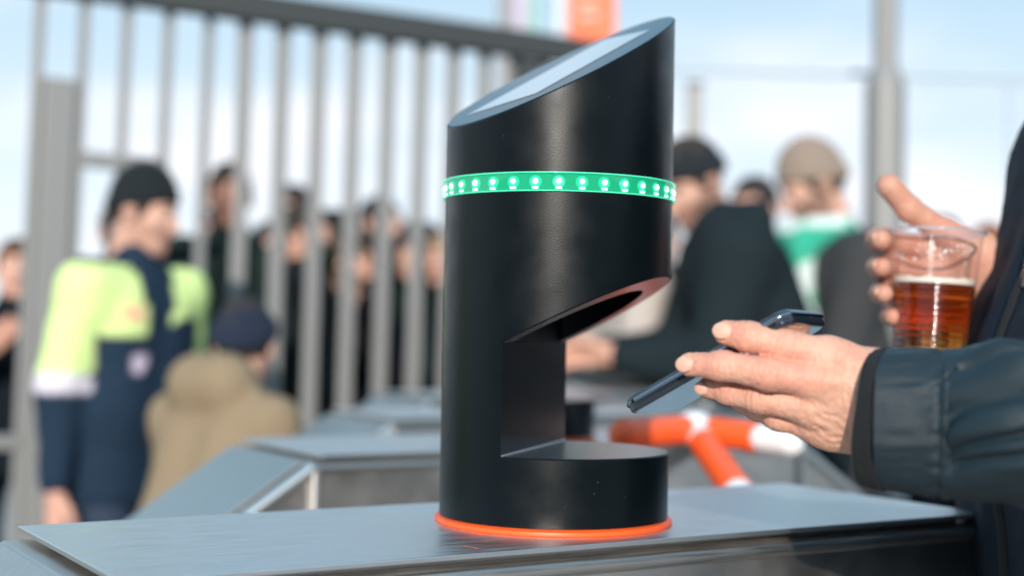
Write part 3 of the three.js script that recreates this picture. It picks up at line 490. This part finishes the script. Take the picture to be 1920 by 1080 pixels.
  const strip = (z0, z1, out, y0, y1) => { const P = [], I = [], n = 50; for (let i = 0; i <= n; i++) { const y = lerp(y0, y1, i / n); for (let k = 0; k <= 4; k++) { const z = lerp(z0, z1, k / 4); P.push(front(y, z) - out * (k === 0 || k === 4 ? 0.1 : 1), y, z); } } for (let i = 0; i < n; i++) for (let k = 0; k < 4; k++) { const p = i * 5 + k, q = p + 5; I.push(p, p + 1, q, q, p + 1, q + 1); } return geoFrom(P, I); };
  part('placket', strip(-0.085, -0.035, 0.008, 0.86, 1.5), navyCloth, jacket);
  part('zip_tape', strip(-0.030, -0.016, 0.005, 0.86, 1.5), binding, jacket);
  const zx = front(1.29, -0.02); const pull = part('zip_pull', new RoundedBoxGeometry(0.004, 0.034, 0.011, 2, 0.0015), mat({ color: lin(0.02, 0.03, 0.035), roughness: 0.35, metalness: 0.4 }), jacket); pull.position.set(zx - 0.011, 1.278, -0.018); pull.rotation.z = R(-14);
  const sl2 = part('zip_slider', new RoundedBoxGeometry(0.006, 0.010, 0.009, 2, 0.002), mat({ color: lin(0.25, 0.17, 0.12), roughness: 0.3, metalness: 1 }), jacket); sl2.position.set(front(1.305, -0.02) - 0.008, 1.302, -0.02);
  const sn = part('snap_button', new THREE.CylinderGeometry(0.0085, 0.0075, 0.004, 28).rotateZ(Math.PI / 2), mat({ color: lin(0.55, 0.3, 0.24), roughness: 0.3, metalness: 1 }), jacket, 'round copper snap'); sn.position.set(front(1.274, 0.035) - 0.002, 1.274, 0.035); sn.rotation.y = R(25); sn.rotation.z = R(-12);
  // trousers and shoes
  const tf = (x, y, z) => { let d = cap(x, y, z, [0.565, 0.93, 0.04, 0.13], [0.565, 0.93, -0.14, 0.13]); for (const q of [0.045, -0.145]) { d = smin(d, cap(x, y, z, [0.565, 0.88, q, 0.1], [0.56, 0.5, q, 0.078]), 0.05); d = smin(d, cap(x, y, z, [0.56, 0.5, q, 0.078], [0.575, 0.09, q, 0.068]), 0.04); } return Math.max(d, 0.05 - y) + 0.004 * fbm(x * 10, y * 14, z * 10, 2); };
  part('trousers', surface(tf, [0.38, 0.03, -0.34], [0.76, 1.1, 0.24], 0.016), mat({ color: lin(0.01, 0.014, 0.026), roughness: 0.8 }), me);
  for (const q of [0.045, -0.145]) part('shoe', surface((x, y, z) => Math.max(smin(cap(x, y, z, [0.60, 0.05, q, 0.048], [0.42, 0.035, q, 0.042]), cap(x, y, z, [0.59, 0.05, q, 0.045], [0.58, 0.1, q, 0.045]), 0.03), 0.002 - y), [0.36, -0.02, q - 0.07], [0.67, 0.16, q + 0.07], 0.01), mat({ color: lin(0.015, 0.014, 0.014), roughness: 0.6 }), me);
}

// ---------------------------------------------------------------- people in the background
var headGeo, hairGeo;
function headGeometry() {
  if (headGeo) return headGeo;
  const f = (x, y, z) => {
    const ax = Math.abs(x);
    let d = ell(x, y, z, [0, 0.03, -0.012], [0.074, 0.092, 0.094]);
    d = smin(d, ell(x, y, z, [0, -0.035, 0.022], [0.056, 0.078, 0.066]), 0.04);
    d = smin(d, cap(ax, y, z, [0, -0.096, 0.066, 0.019], [0.018, -0.092, 0.058, 0.017]), 0.03);
    d = smin(d, cap(ax, y, z, [0.0, 0.03, 0.078, 0.012], [0.04, 0.032, 0.064, 0.011]), 0.015);
    d = smin(d, cap(ax, y, z, [0.038, -0.022, 0.06, 0.018], [0.044, -0.018, 0.04, 0.018]), 0.02);
    d = Math.max(d, -ell(ax, y, z, [0.031, 0.012, 0.094], [0.017, 0.011, 0.015]));
    d = smin(d, cap(x, y, z, [0, 0.016, 0.086, 0.007], [0, -0.026, 0.106, 0.0105]), 0.012);
    d = smin(d, cap(ax, y, z, [0, -0.03, 0.09, 0.008], [0.013, -0.031, 0.086, 0.0075]), 0.008);
    d = Math.min(d, Math.hypot(ax - 0.031, y - 0.011, z - 0.074) - 0.0125);
    d = smin(d, cap(ax, y, z, [0, -0.056, 0.086, 0.0068], [0.02, -0.058, 0.078, 0.0045]), 0.006); d = smin(d, cap(ax, y, z, [0, -0.066, 0.084, 0.0068], [0.018, -0.064, 0.078, 0.0045]), 0.006);
    d = smin(d, Math.max(ell(ax, y, z, [0.078, 0.0, -0.012], [0.012, 0.033, 0.02]), -ell(ax, y, z, [0.088, 0.002, -0.006], [0.006, 0.02, 0.01])), 0.006);
    d = smin(d, cap(x, y, z, [0, -0.05, -0.02, 0.056], [0, -0.175, -0.03, 0.058]), 0.03);
    return d;
  };
  headGeo = surface(f, [-0.1, -0.23, -0.125], [0.1, 0.135, 0.13], 0.005, (x, y, z) => {
    const ax = Math.abs(x); let c = [0.60, 0.34, 0.255];
    const e = Math.hypot(ax - 0.031, y - 0.011); if (e < 0.0125 && z > 0.078 && Math.abs(y - 0.011) < 0.006) c = e < 0.0055 ? [0.05, 0.035, 0.025] : [0.7, 0.66, 0.62];
    if (Math.abs(y - 0.034 + (ax - 0.03) * 0.1) < 0.005 && ax > 0.012 && ax < 0.05 && z > 0.055) c = [0.08, 0.05, 0.035];
    if (Math.abs(y + 0.061) < 0.009 && ax < 0.024 && z > 0.07) c = [0.48, 0.19, 0.16];
    if (Math.abs(y + 0.061) < 0.0018 && ax < 0.022 && z > 0.07) c = [0.2, 0.07, 0.06];
    return c;
  });
  headGeo.setAttribute('uv', new THREE.Float32BufferAttribute(new Float32Array(headGeo.attributes.position.count * 2), 2));
  return headGeo;
}
function hairGeometry() {
  if (hairGeo) return hairGeo;
  const f = (x, y, z) => { let d = ell(x, y, z, [0, 0.035, -0.016], [0.082, 0.1, 0.102]) + 0.006 * N3(x * 60, y * 25, z * 60) + 0.003 * N3(x * 160, y * 60, z * 160); const front = 0.06 - 0.5 * (y - 0.06); d = Math.max(d, z - (y > 0.06 ? 0.088 : 0.02 + (y + 0.05) * 0.3), -0.055 - y); return d; };
  hairGeo = surface(f, [-0.1, -0.08, -0.14], [0.1, 0.16, 0.11], 0.005); return hairGeo;
}
const beanieGeos = {};
function beanieGeometry(tall) {
  const key = tall ? 1 : 0; if (beanieGeos[key]) return beanieGeos[key];
  const f = (x, y, z) => {
    const a = Math.atan2(x, z + 0.015), rib = 0.0012 * Math.sin(a * 46);
    let d = ell(x, y, z, [0, 0.032 + (tall ? 0.012 : 0), -0.016], [0.086, tall ? 0.118 : 0.1, 0.106]) + rib;
    const low = 0.026 + z * 0.33; d = Math.max(d, low - y);
    const b = Math.max(ell(x, y, z, [0, 0.032, -0.016], [0.092, 0.12, 0.112]) + rib, low - 0.002 - y, y - low - 0.042); return smin(d, b, 0.006);
  };
  return beanieGeos[key] = surface(f, [-0.11, -0.05, -0.15], [0.11, 0.18, 0.12], 0.006);
}
let relaxed;
function relaxedHand() { // right hand hanging down -y, palm towards -x, thumb to +z
  if (relaxed) return relaxed;
  const F = [[0.026, 0.0, 0.95], [0.008, 0.004, 1.05], [-0.011, 0.003, 1.0], [-0.028, -0.003, 0.8]].map(([z, dx, s]) => { const a = [dx - 0.002, -0.092, z, 0.0105], b = [a[0] - 0.006, a[1] - 0.042 * s, z * 1.05, 0.0095], c = [b[0] - 0.013, b[1] - 0.024 * s, z * 1.05, 0.0085], e = [c[0] - 0.014, c[1] - 0.014 * s, z * 1.04, 0.0075]; return [a, b, c, e]; });
  const T = [[-0.008, -0.03, 0.022, 0.014], [-0.016, -0.058, 0.044, 0.012], [-0.022, -0.085, 0.05, 0.0105], [-0.027, -0.106, 0.05, 0.009]];
  const f = (x, y, z) => {
    let p = cap(x, y, z, [0, 0.03, 0, 0.026], [0, -0.01, 0, 0.024]); for (const c of F) p = smin(p, cap(x, y, z, [0, -0.012, c[0][2] * 0.55, 0.016], c[0]), 0.014); p = smin(p, cap(x, y, z, [0, -0.01, 0.008, 0.016], T[0]), 0.012);
    let m = 1; for (const c of [...F, T]) { let d = cap(x, y, z, c[0], c[1]); d = smin(d, cap(x, y, z, c[1], c[2]), 0.005); d = smin(d, cap(x, y, z, c[2], c[3]), 0.005); m = smin(m, d, 0.002); } return smin(p, m, 0.008);
  };
  relaxed = surface(f, [-0.07, -0.2, -0.06], [0.05, 0.07, 0.08], 0.004, () => [0.58, 0.31, 0.23]); relaxed.setAttribute('uv', new THREE.Float32BufferAttribute(new Float32Array(relaxed.attributes.position.count * 2), 2)); return relaxed;
}
function person(o) { // stands at o.at, faces +z turned by o.turn; o.hands: wrist targets for the right (-x) and left (+x) hand in its own axes
  const p = thing('person', o.label, 'person', o.group), H = (o.height ?? 1.75) / 1.75;
  p.position.set(o.at[0], 0, o.at[1]); p.rotation.y = R(o.turn); p.scale.setScalar(H);
  const lean = R(o.lean ?? 4), drop = o.drop ?? 0, hip = V(0, 0.93 - drop, 0), up = (x, y, z) => V(x, y - 0.93, z).applyAxisAngle(V(1, 0, 0), lean).add(hip);
  const arr = (v, r) => [v.x, v.y, v.z, r], sh = { '-1': up(-0.175, 1.40, 0), 1: up(0.175, 1.40, 0) }, head = up(0, 1.625, 0.02 + 0.0), chest = up(0, 1.3, 0), belly = up(0, 1.06, 0), neck = up(0, 1.45, 0);
  const fat = o.bulk ?? 1, wrist = {}, elbow = {};
  for (const s of [-1, 1]) {
    const w = o.hands?.[s] ? V(...o.hands[s]) : up(s * 0.25, 0.86, 0.05).setY(hip.y - 0.03); const S = sh[s], d = w.clone().sub(S); let L = d.length(); const a = 0.29, b = 0.26; if (L > a + b - 0.004) { d.multiplyScalar((a + b - 0.004) / L); L = a + b - 0.004; w.copy(S).add(d); }
    const ca = (a * a + L * L - b * b) / (2 * a * L), dir = d.clone().normalize(), pole = V(s * 0.5, -0.6, -0.7); pole.addScaledVector(dir, -pole.dot(dir)).normalize();
    wrist[s] = w; elbow[s] = S.clone().addScaledVector(dir, a * ca).addScaledVector(pole, a * Math.sqrt(Math.max(0, 1 - ca * ca)));
  }
  const feet = o.feet ?? { '-1': [-0.1, 0], 1: [0.1, 0.05] }, knee = {}; for (const s of [-1, 1]) { const an = V(feet[s][0], 0.09, feet[s][1]), hp = V(s * 0.095, hip.y - 0.03, 0), mid = an.clone().add(hp).multiplyScalar(0.5); const L = an.distanceTo(hp); mid.z += Math.sqrt(Math.max(0, 0.42 * 0.42 - L * L / 4)) || 0; knee[s] = mid; }
  // body: inner figure, hands and head in one geometry
  const bf = (x, y, z) => { let d = cap(x, y, z, arr(chest, 0.1), arr(V(0, hip.y, 0), 0.1)); d = smin(d, cap(x, y, z, arr(sh[-1], 0.05), arr(sh[1], 0.05)), 0.05); d = smin(d, cap(x, y, z, arr(neck, 0.052), arr(up(0, 1.54, 0.0), 0.05)), 0.04); for (const s of [-1, 1]) { d = smin(d, cap(x, y, z, arr(sh[s], 0.045), arr(elbow[s], 0.036)), 0.03); d = smin(d, cap(x, y, z, arr(elbow[s], 0.036), arr(wrist[s], 0.026)), 0.02); d = smin(d, cap(x, y, z, [s * 0.095, hip.y - 0.03, 0, 0.075], arr(knee[s], 0.05)), 0.04); d = smin(d, cap(x, y, z, arr(knee[s], 0.05), [feet[s][0], 0.09, feet[s][1], 0.035]), 0.03); } return d; };
  const all = [...Object.values(wrist), ...Object.values(elbow), ...Object.values(sh), ...Object.values(knee), neck, head, V(feet[-1][0], 0, feet[-1][1]), V(feet[1][0], 0, feet[1][1])];
  const lo = [0, 1, 2].map((k) => Math.min(...all.map((v) => v.getComponent(k))) - 0.24), hi = [0, 1, 2].map((k) => Math.max(...all.map((v) => v.getComponent(k))) + 0.24); lo[1] = -0.03;
  const bg = surface(bf, lo, hi, 0.024, () => [0.58, 0.32, 0.24]); bg.setAttribute('uv', new THREE.Float32BufferAttribute(new Float32Array(bg.attributes.position.count * 2), 2));
  const geos = [bg], headM = new THREE.Matrix4().makeTranslation(head.x, head.y, head.z).multiply(new THREE.Matrix4().makeRotationFromEuler(new THREE.Euler(lean * 0.6 + R(o.nod ?? 0), R(o.look ?? 0), R(o.tilt ?? 0), 'YXZ')));
  const hg = headGeometry().clone();
  if (o.beard !== undefined) { const P = hg.attributes.position, C = hg.attributes.color; for (let i = 0; i < P.count; i++) { const x = Math.abs(P.getX(i)), y = P.getY(i), z = P.getZ(i); const k = smooth(-0.03, -0.05, y - Math.max(0, x - 0.03) * 0.9) * smooth(-0.03, 0.0, z) * smooth(-0.135, -0.11, y) * (Math.abs(y + 0.061) < 0.009 && x < 0.02 ? 0 : 1) * o.beard * (0.85 + 0.5 * N3(x * 200, y * 200, z * 200)); C.setXYZ(i, lerp(C.getX(i), 0.1, k), lerp(C.getY(i), 0.06, k), lerp(C.getZ(i), 0.045, k)); } }
  geos.push(hg.applyMatrix4(headM));
  for (const s of [-1, 1]) { const g = relaxedHand().clone(), ax = wrist[s].clone().sub(elbow[s]).normalize(); if (s === 1) { g.scale(-1, 1, 1); const ix = g.index.array; for (let i = 0; i < ix.length; i += 3) { const t = ix[i]; ix[i] = ix[i + 1]; ix[i + 1] = t; } const nn = g.attributes.normal; for (let i = 0; i < nn.count; i++) nn.setX(i, nn.getX(i)); } else g.scale(1, 1, 1); if (s === -1) g.scale(-1, 1, 1), (() => { const ix = g.index.array; for (let i = 0; i < ix.length; i += 3) { const t = ix[i]; ix[i] = ix[i + 1]; ix[i + 1] = t; } })(); const q = new THREE.Quaternion().setFromUnitVectors(V(0, -1, 0), ax); g.applyQuaternion(q); g.translate(wrist[s].x, wrist[s].y, wrist[s].z); g.translate(ax.x * 0.03, ax.y * 0.03, ax.z * 0.03); geos.push(g); }
  const bm = o.skin ? Object.assign(skin.clone(), { color: lin(...o.skin) }) : skin;
  part('body', mergeGeometries(geos), bm, p);
  // jacket
  const jf = (x, y, z) => {
    let d = 1; for (const s of [-0.07, 0.07]) { d = smin(d, cap(x, y, z, arr(up(s, 1.32, 0), 0.115 * fat), arr(up(s, 1.06, 0.01), 0.12 * fat)), 0.05); d = smin(d, cap(x, y, z, arr(up(s, 1.06, 0.01), 0.12 * fat), [s, hip.y - 0.1, 0, 0.125 * fat]), 0.06); }
    d = smin(d, cap(x, y, z, arr(sh[-1], 0.078 * fat), arr(sh[1], 0.078 * fat)), 0.06); d = smin(d, cap(x, y, z, arr(up(0, 1.43, -0.005), 0.082), arr(up(0, 1.5, 0.0), 0.076)), 0.04); d = Math.max(d, hip.y - 0.16 - y);
    for (const s of [-1, 1]) { d = smin(d, cap(x, y, z, arr(sh[s], 0.078 * fat), arr(elbow[s], 0.066 * fat)), 0.035); d = smin(d, cap(x, y, z, arr(elbow[s], 0.066 * fat), arr(wrist[s], 0.05)), 0.03); }
    if (o.hood) d = smin(d, cap(x, y, z, arr(up(-0.05, 1.44 + o.hood * 0.03, -0.1 + (o.hood - 1) * 0.06), 0.06 * o.hood), arr(up(0.05, 1.44 + o.hood * 0.03, -0.1 + (o.hood - 1) * 0.06), 0.06 * o.hood)), 0.05);
    return d + 0.006 * fbm(x * 11 + o.turn, y * 9, z * 11, 3) + 0.006 * Math.abs(N3(x * 12, y * 20 + x * 8, z * 12 + o.turn));
  };
  const jm = o.paint ? mat({ vertexColors: true, roughness: 0.85, specularIntensity: 0.4 }) : mat({ color: lin(...o.jacket), roughness: 0.9, specularIntensity: 0.15 });
  const jk = part('jacket', surface(jf, lo, hi, 0.018, o.paint), jm, p);
  const tf = (x, y, z) => { let d = cap(x, y, z, [-0.07, hip.y - 0.02, 0, 0.112], [0.07, hip.y - 0.02, 0, 0.112]); for (const s of [-1, 1]) { d = smin(d, cap(x, y, z, [s * 0.095, hip.y - 0.05, 0, 0.09], arr(knee[s], 0.07)), 0.05); d = smin(d, cap(x, y, z, arr(knee[s], 0.07), [feet[s][0], 0.09, feet[s][1], 0.06]), 0.03); } return Math.max(d, 0.04 - y) + 0.004 * fbm(x * 10, y * 12, z * 10, 2); };
  part('trousers', surface(tf, [lo[0], 0, lo[2]], [hi[0], hip.y + 0.12, hi[2]], 0.022), mat({ color: lin(...(o.trousers ?? [0.014, 0.016, 0.022])), roughness: 0.85 }), p);
  for (const s of [-1, 1]) { const [fx, fz] = feet[s]; part('shoe', surface((x, y, z) => Math.max(smin(cap(x, y, z, [fx, 0.045, fz - 0.04, 0.045], [fx * 1.1, 0.032, fz + 0.15, 0.04]), cap(x, y, z, [fx, 0.05, fz, 0.05], [fx, 0.1, fz, 0.048]), 0.03), 0.002 - y), [fx - 0.09, -0.02, fz - 0.12], [fx + 0.09, 0.17, fz + 0.22], 0.014), mat({ color: lin(0.02, 0.018, 0.017), roughness: 0.7 }), p); }
  if (o.beanie) { const b = part('beanie', beanieGeometry(o.tall), mat({ color: lin(...o.beanie), roughness: 0.95 }), p); b.applyMatrix4(headM); }
  { const h = part('hair', hairGeometry(), mat({ color: lin(...(o.hair ?? [0.03, 0.02, 0.014])), roughness: 0.75 }), p); h.applyMatrix4(headM); }
  if (o.scarf) {
    const sf = (x, y, z) => { let d = 1; const q = V(x, y, z).sub(up(0, 1.485, 0.012)).applyAxisAngle(V(1, 0, 0), -lean); const rr = Math.hypot(q.x, q.z) - 0.085; d = Math.hypot(rr, q.y * 0.6) - 0.034; for (const s of [-0.035, 0.04]) d = smin(d, Math.max(cap(x, y, z, arr(up(s, 1.46, 0.12), 0.042), arr(up(s * 1.3, 1.2 + s, 0.145), 0.05)) , -1), 0.03); return d + 0.005 * fbm(x * 16, y * 16, z * 16, 2); };
    part('scarf', surface(sf, lo, hi, 0.014, (x, y, z) => { const k = N3(x * 9 + 1, y * 11, z * 9) + 0.35 * Math.sin(y * 42); return k > 0.05 ? [0.62, 0.72, 0.7] : [0.03, 0.36, 0.24]; }), mat({ vertexColors: true, roughness: 0.95 }), p);
  }
  return p;
}
const YEL = [0.66, 0.83, 0.33], NAVY = [0.011, 0.026, 0.05];
person({ label: 'steward in yellow and navy high visibility jacket and black beanie by the gate', at: [-1.19, -2.66], turn: 58, height: 1.63, bulk: 1.08, hands: { '-1': [-0.26, 0.84, 0.02], 1: [0.22, 0.86, 0.04] }, beanie: [0.004, 0.008, 0.011], tall: true, look: 22, nod: 8, beard: 0.25, trousers: [0.015, 0.03, 0.06], hood: 0,
  paint: (x, y, z) => { const ax = Math.abs(x); if (Math.hypot(x + 0.08, y - 1.19) < 0.03 && z > 0.05) return [0.6, 0.5, 0.62]; if (Math.hypot((x + 0.1) * 0.7, (y - 1.33) * 1.3) < 0.03 && z > 0.05) return [0.8, 0.5, 0.3]; if (ax > 0.2 && y > 1.1 && y < 1.16) return [0.62, 0.58, 0.66]; if (y > 1.47 || (ax < 0.045 + Math.max(0, y - 1.3) * 0.2 && z > 0)) return NAVY; if (ax > 0.19 && y > 1.16) return YEL; if (y > 1.29 + 0.03 * Math.sin(x * 14)) return YEL; return NAVY; } });
person({ label: 'person in beige jacket and navy beanie bending forward beside the steward', at: [-0.83, -1.95], turn: 150, height: 1.48, lean: 17, drop: 0.21, bulk: 0.98, hood: 1.5, jacket: [0.25, 0.19, 0.125], beanie: [0.008, 0.016, 0.036], nod: -10, look: 25, trousers: [0.3, 0.23, 0.15], hands: { '-1': [-0.1, 0.8, 0.4], 1: [0.1, 0.8, 0.4] } });
person({ label: 'brown haired person in dark coat at the left edge behind the gate', at: [-1.92, -3.75], turn: 20, height: 1.5, jacket: [0.008, 0.012, 0.016], hair: [0.09, 0.04, 0.02], hands: { '-1': [-0.1, 1.28, 0.3], 1: [0.15, 1.2, 0.25] } });
person({ label: 'person peeking out behind the gate left of the steward', at: [-1.64, -4.0], turn: 30, height: 1.66, jacket: [0.02, 0.025, 0.035], hair: [0.05, 0.03, 0.02] });
const behind = 'people waiting behind the bar fence';
person({ group: behind, label: 'tall person with short dark hair behind the left end of the fence', at: [-1.29, -4.3], turn: 10, height: 1.84, beard: 0.5, jacket: [0.018, 0.03, 0.028], skin: [0.75, 0.62, 0.55] });
person({ group: behind, label: 'person in green coat behind the fence, second from the gate', at: [-1.09, -4.75], turn: -25, height: 1.8, jacket: [0.035, 0.05, 0.02], hair: [0.02, 0.015, 0.012] });
person({ group: behind, label: 'person in black coat facing left behind the middle fence bars', at: [-0.98, -4.3], turn: -60, height: 1.68, jacket: [0.012, 0.016, 0.018] });
person({ group: behind, label: 'dark haired person looking right behind the fence bars', at: [-0.86, -5.2], turn: 60, height: 1.8, jacket: [0.01, 0.012, 0.015], hair: [0.012, 0.01, 0.01] });
person({ group: behind, label: 'child with flushed face behind the fence bars', at: [-0.83, -4.42], turn: -5, height: 1.44, jacket: [0.012, 0.014, 0.018], hair: [0.16, 0.08, 0.05] });
person({ group: behind, label: 'person in dark green parka behind the fence near the reader', at: [-0.66, -4.9], turn: 25, height: 1.64, jacket: [0.014, 0.028, 0.024], beanie: [0.02, 0.03, 0.035] });
person({ group: behind, label: 'fair haired person behind the fence just left of the reader', at: [-0.48, -4.95], turn: -15, height: 1.62, jacket: [0.02, 0.022, 0.025], hair: [0.3, 0.2, 0.12] });
person({ label: 'person in black beanie and charcoal hooded jacket leaning left towards a reader', at: [0.68, -2.95], turn: -86, height: 1.84, lean: 22, bulk: 1.34, hood: 1, jacket: [0.014, 0.022, 0.026], beanie: [0.008, 0.012, 0.016], nod: 20, look: 34, beard: 0.6, hands: { '-1': [-0.1, 1.09, 0.5], 1: [0.08, 1.09, 0.46] } });
person({ label: 'person in beige knitted beanie and green and white scarf', at: [0.90, -3.28], turn: -62, height: 1.81, lean: 8, bulk: 1.12, jacket: [0.045, 0.047, 0.05], beanie: [0.26, 0.2, 0.16], tall: true, nod: 20, look: -18, beard: 0.8, scarf: true, hands: { '-1': [-0.1, 1.05, 0.4], 1: [0.12, 1.05, 0.4] } });
person({ label: 'dark haired person whose face shows between the two beanie wearers', at: [0.76, -4.05], turn: -40, height: 1.79, beard: 0.5, jacket: [0.1, 0.1, 0.11], hair: [0.02, 0.014, 0.012] });
person({ label: 'person in cream jacket half hidden behind the large reader', at: [0.30, -3.5], turn: -70, height: 1.72, lean: 10, jacket: [0.45, 0.4, 0.37], hair: [0.12, 0.07, 0.04], nod: 12, hands: { '-1': [-0.1, 1.14, 0.36], 1: [0.12, 1.12, 0.38] } });
person({ label: 'distant person in black beanie behind the raised thumb', at: [1.9, -5.8], turn: -20, height: 1.8, jacket: [0.02, 0.02, 0.025], beanie: [0.006, 0.01, 0.012] });
person({ label: 'distant reddish haired person beyond the beer cup', at: [1.86, -4.9], turn: -35, height: 1.7, jacket: [0.3, 0.16, 0.14], hair: [0.18, 0.07, 0.03] });
person({ label: 'distant person in grey coat right of the mast', at: [1.45, -5.5], turn: -30, height: 1.62, jacket: [0.08, 0.085, 0.09], hair: [0.1, 0.06, 0.04] });

const addedFigures = 'unseen people added beside the turnstiles to darken reflections';  // dark figures added out of view so the notch wall mirrors something dark
[[1.3, -1.9, -60, 1.8, [0.012, 0.014, 0.018]], [1.75, -2.5, -40, 1.72, [0.02, 0.02, 0.024]], [1.62, -1.5, -70, 1.76, [0.015, 0.02, 0.026]], [2.2, -3.1, -35, 1.78, [0.012, 0.018, 0.02]]].forEach(([x, z, t, h, c], i) => person({ group: addedFigures, label: `person in ${['black', 'charcoal', 'dark blue', 'blackish green'][i]} coat added unseen right of the frame`, at: [x, z], turn: t, height: h, jacket: c, bulk: 1.15, beanie: i % 2 ? [0.02, 0.02, 0.03] : undefined }));
[[-1.55, -5.3, 15, 1.76, [0.02, 0.022, 0.03], 'slate'], [-0.68, -5.6, -30, 1.72, [0.03, 0.02, 0.018], 'dark brown'], [-0.32, -5.3, 10, 1.66, [0.012, 0.02, 0.03], 'midnight blue'], [1.15, -5.0, -50, 1.7, [0.02, 0.024, 0.022], 'olive black'], [1.62, -4.6, -20, 1.6, [0.05, 0.05, 0.055], 'mid grey'], [-1.42, -4.75, -10, 1.7, [0.014, 0.018, 0.02], 'soot black'], [-1.12, -5.25, 35, 1.74, [0.03, 0.036, 0.02], 'moss green'], [-0.72, -4.45, -70, 1.6, [0.016, 0.016, 0.02], 'ink black'], [-0.28, -4.75, 20, 1.7, [0.02, 0.028, 0.03], 'steel grey'], [0.45, -4.9, -20, 1.72, [0.02, 0.03, 0.03], 'bottle green'], [1.05, -4.3, -60, 1.7, [0.03, 0.032, 0.036], 'graphite'], [2.3, -5.4, -40, 1.7, [0.03, 0.026, 0.026], 'burgundy black'], [-1.28, -4.95, 30, 1.66, [0.02, 0.016, 0.014], 'coffee brown'], [-0.9, -4.75, -45, 1.7, [0.01, 0.014, 0.02], 'deep blue'], [-0.6, -5.15, 15, 1.68, [0.016, 0.02, 0.016], 'forest green'], [-0.42, -5.6, -5, 1.74, [0.012, 0.012, 0.014], 'jet black']].forEach(([x, z, t, h, c, w]) => person({ group: 'crowd waiting far behind', label: `person in ${w} coat standing at the back of the crowd`, at: [x, z], turn: t, height: h, jacket: c }));
person({ label: 'second steward in yellow and navy jacket, left of the front cabinet out of frame', at: [-1.62, -0.42], turn: 100, height: 1.72, beanie: [0.01, 0.012, 0.016], trousers: [0.015, 0.03, 0.06],
  paint: (x, y, z) => (y > 1.47 || y < 1.0 ? NAVY : YEL) });
{ // unseen facade added behind the camera to darken the reader's reflections and the fill
  const t = thing('added_facade', 'long dark facade added unseen behind the viewpoint', 'added_backdrop'); t.position.set(-6, 0, 30);
  const fm = mat({ color: lin(0.05, 0.055, 0.06), roughness: 0.8 });
  part('wall', new RoundedBoxGeometry(120, 7.6, 0.6, 1, 0.05).translate(0, 3.8, 0.3), fm, t);
  part('roof', new RoundedBoxGeometry(121, 0.35, 3, 1, 0.05).translate(0, 7.78, 1.2), M.galvDark, t);
  for (let k = 0; k < 19; k++) part('pier', boxAt(0.6, 7.5, 0.3, -54 + k * 6, 3.75, -0.16), M.galvDark, t);
}

renderer.render(scene, camera);
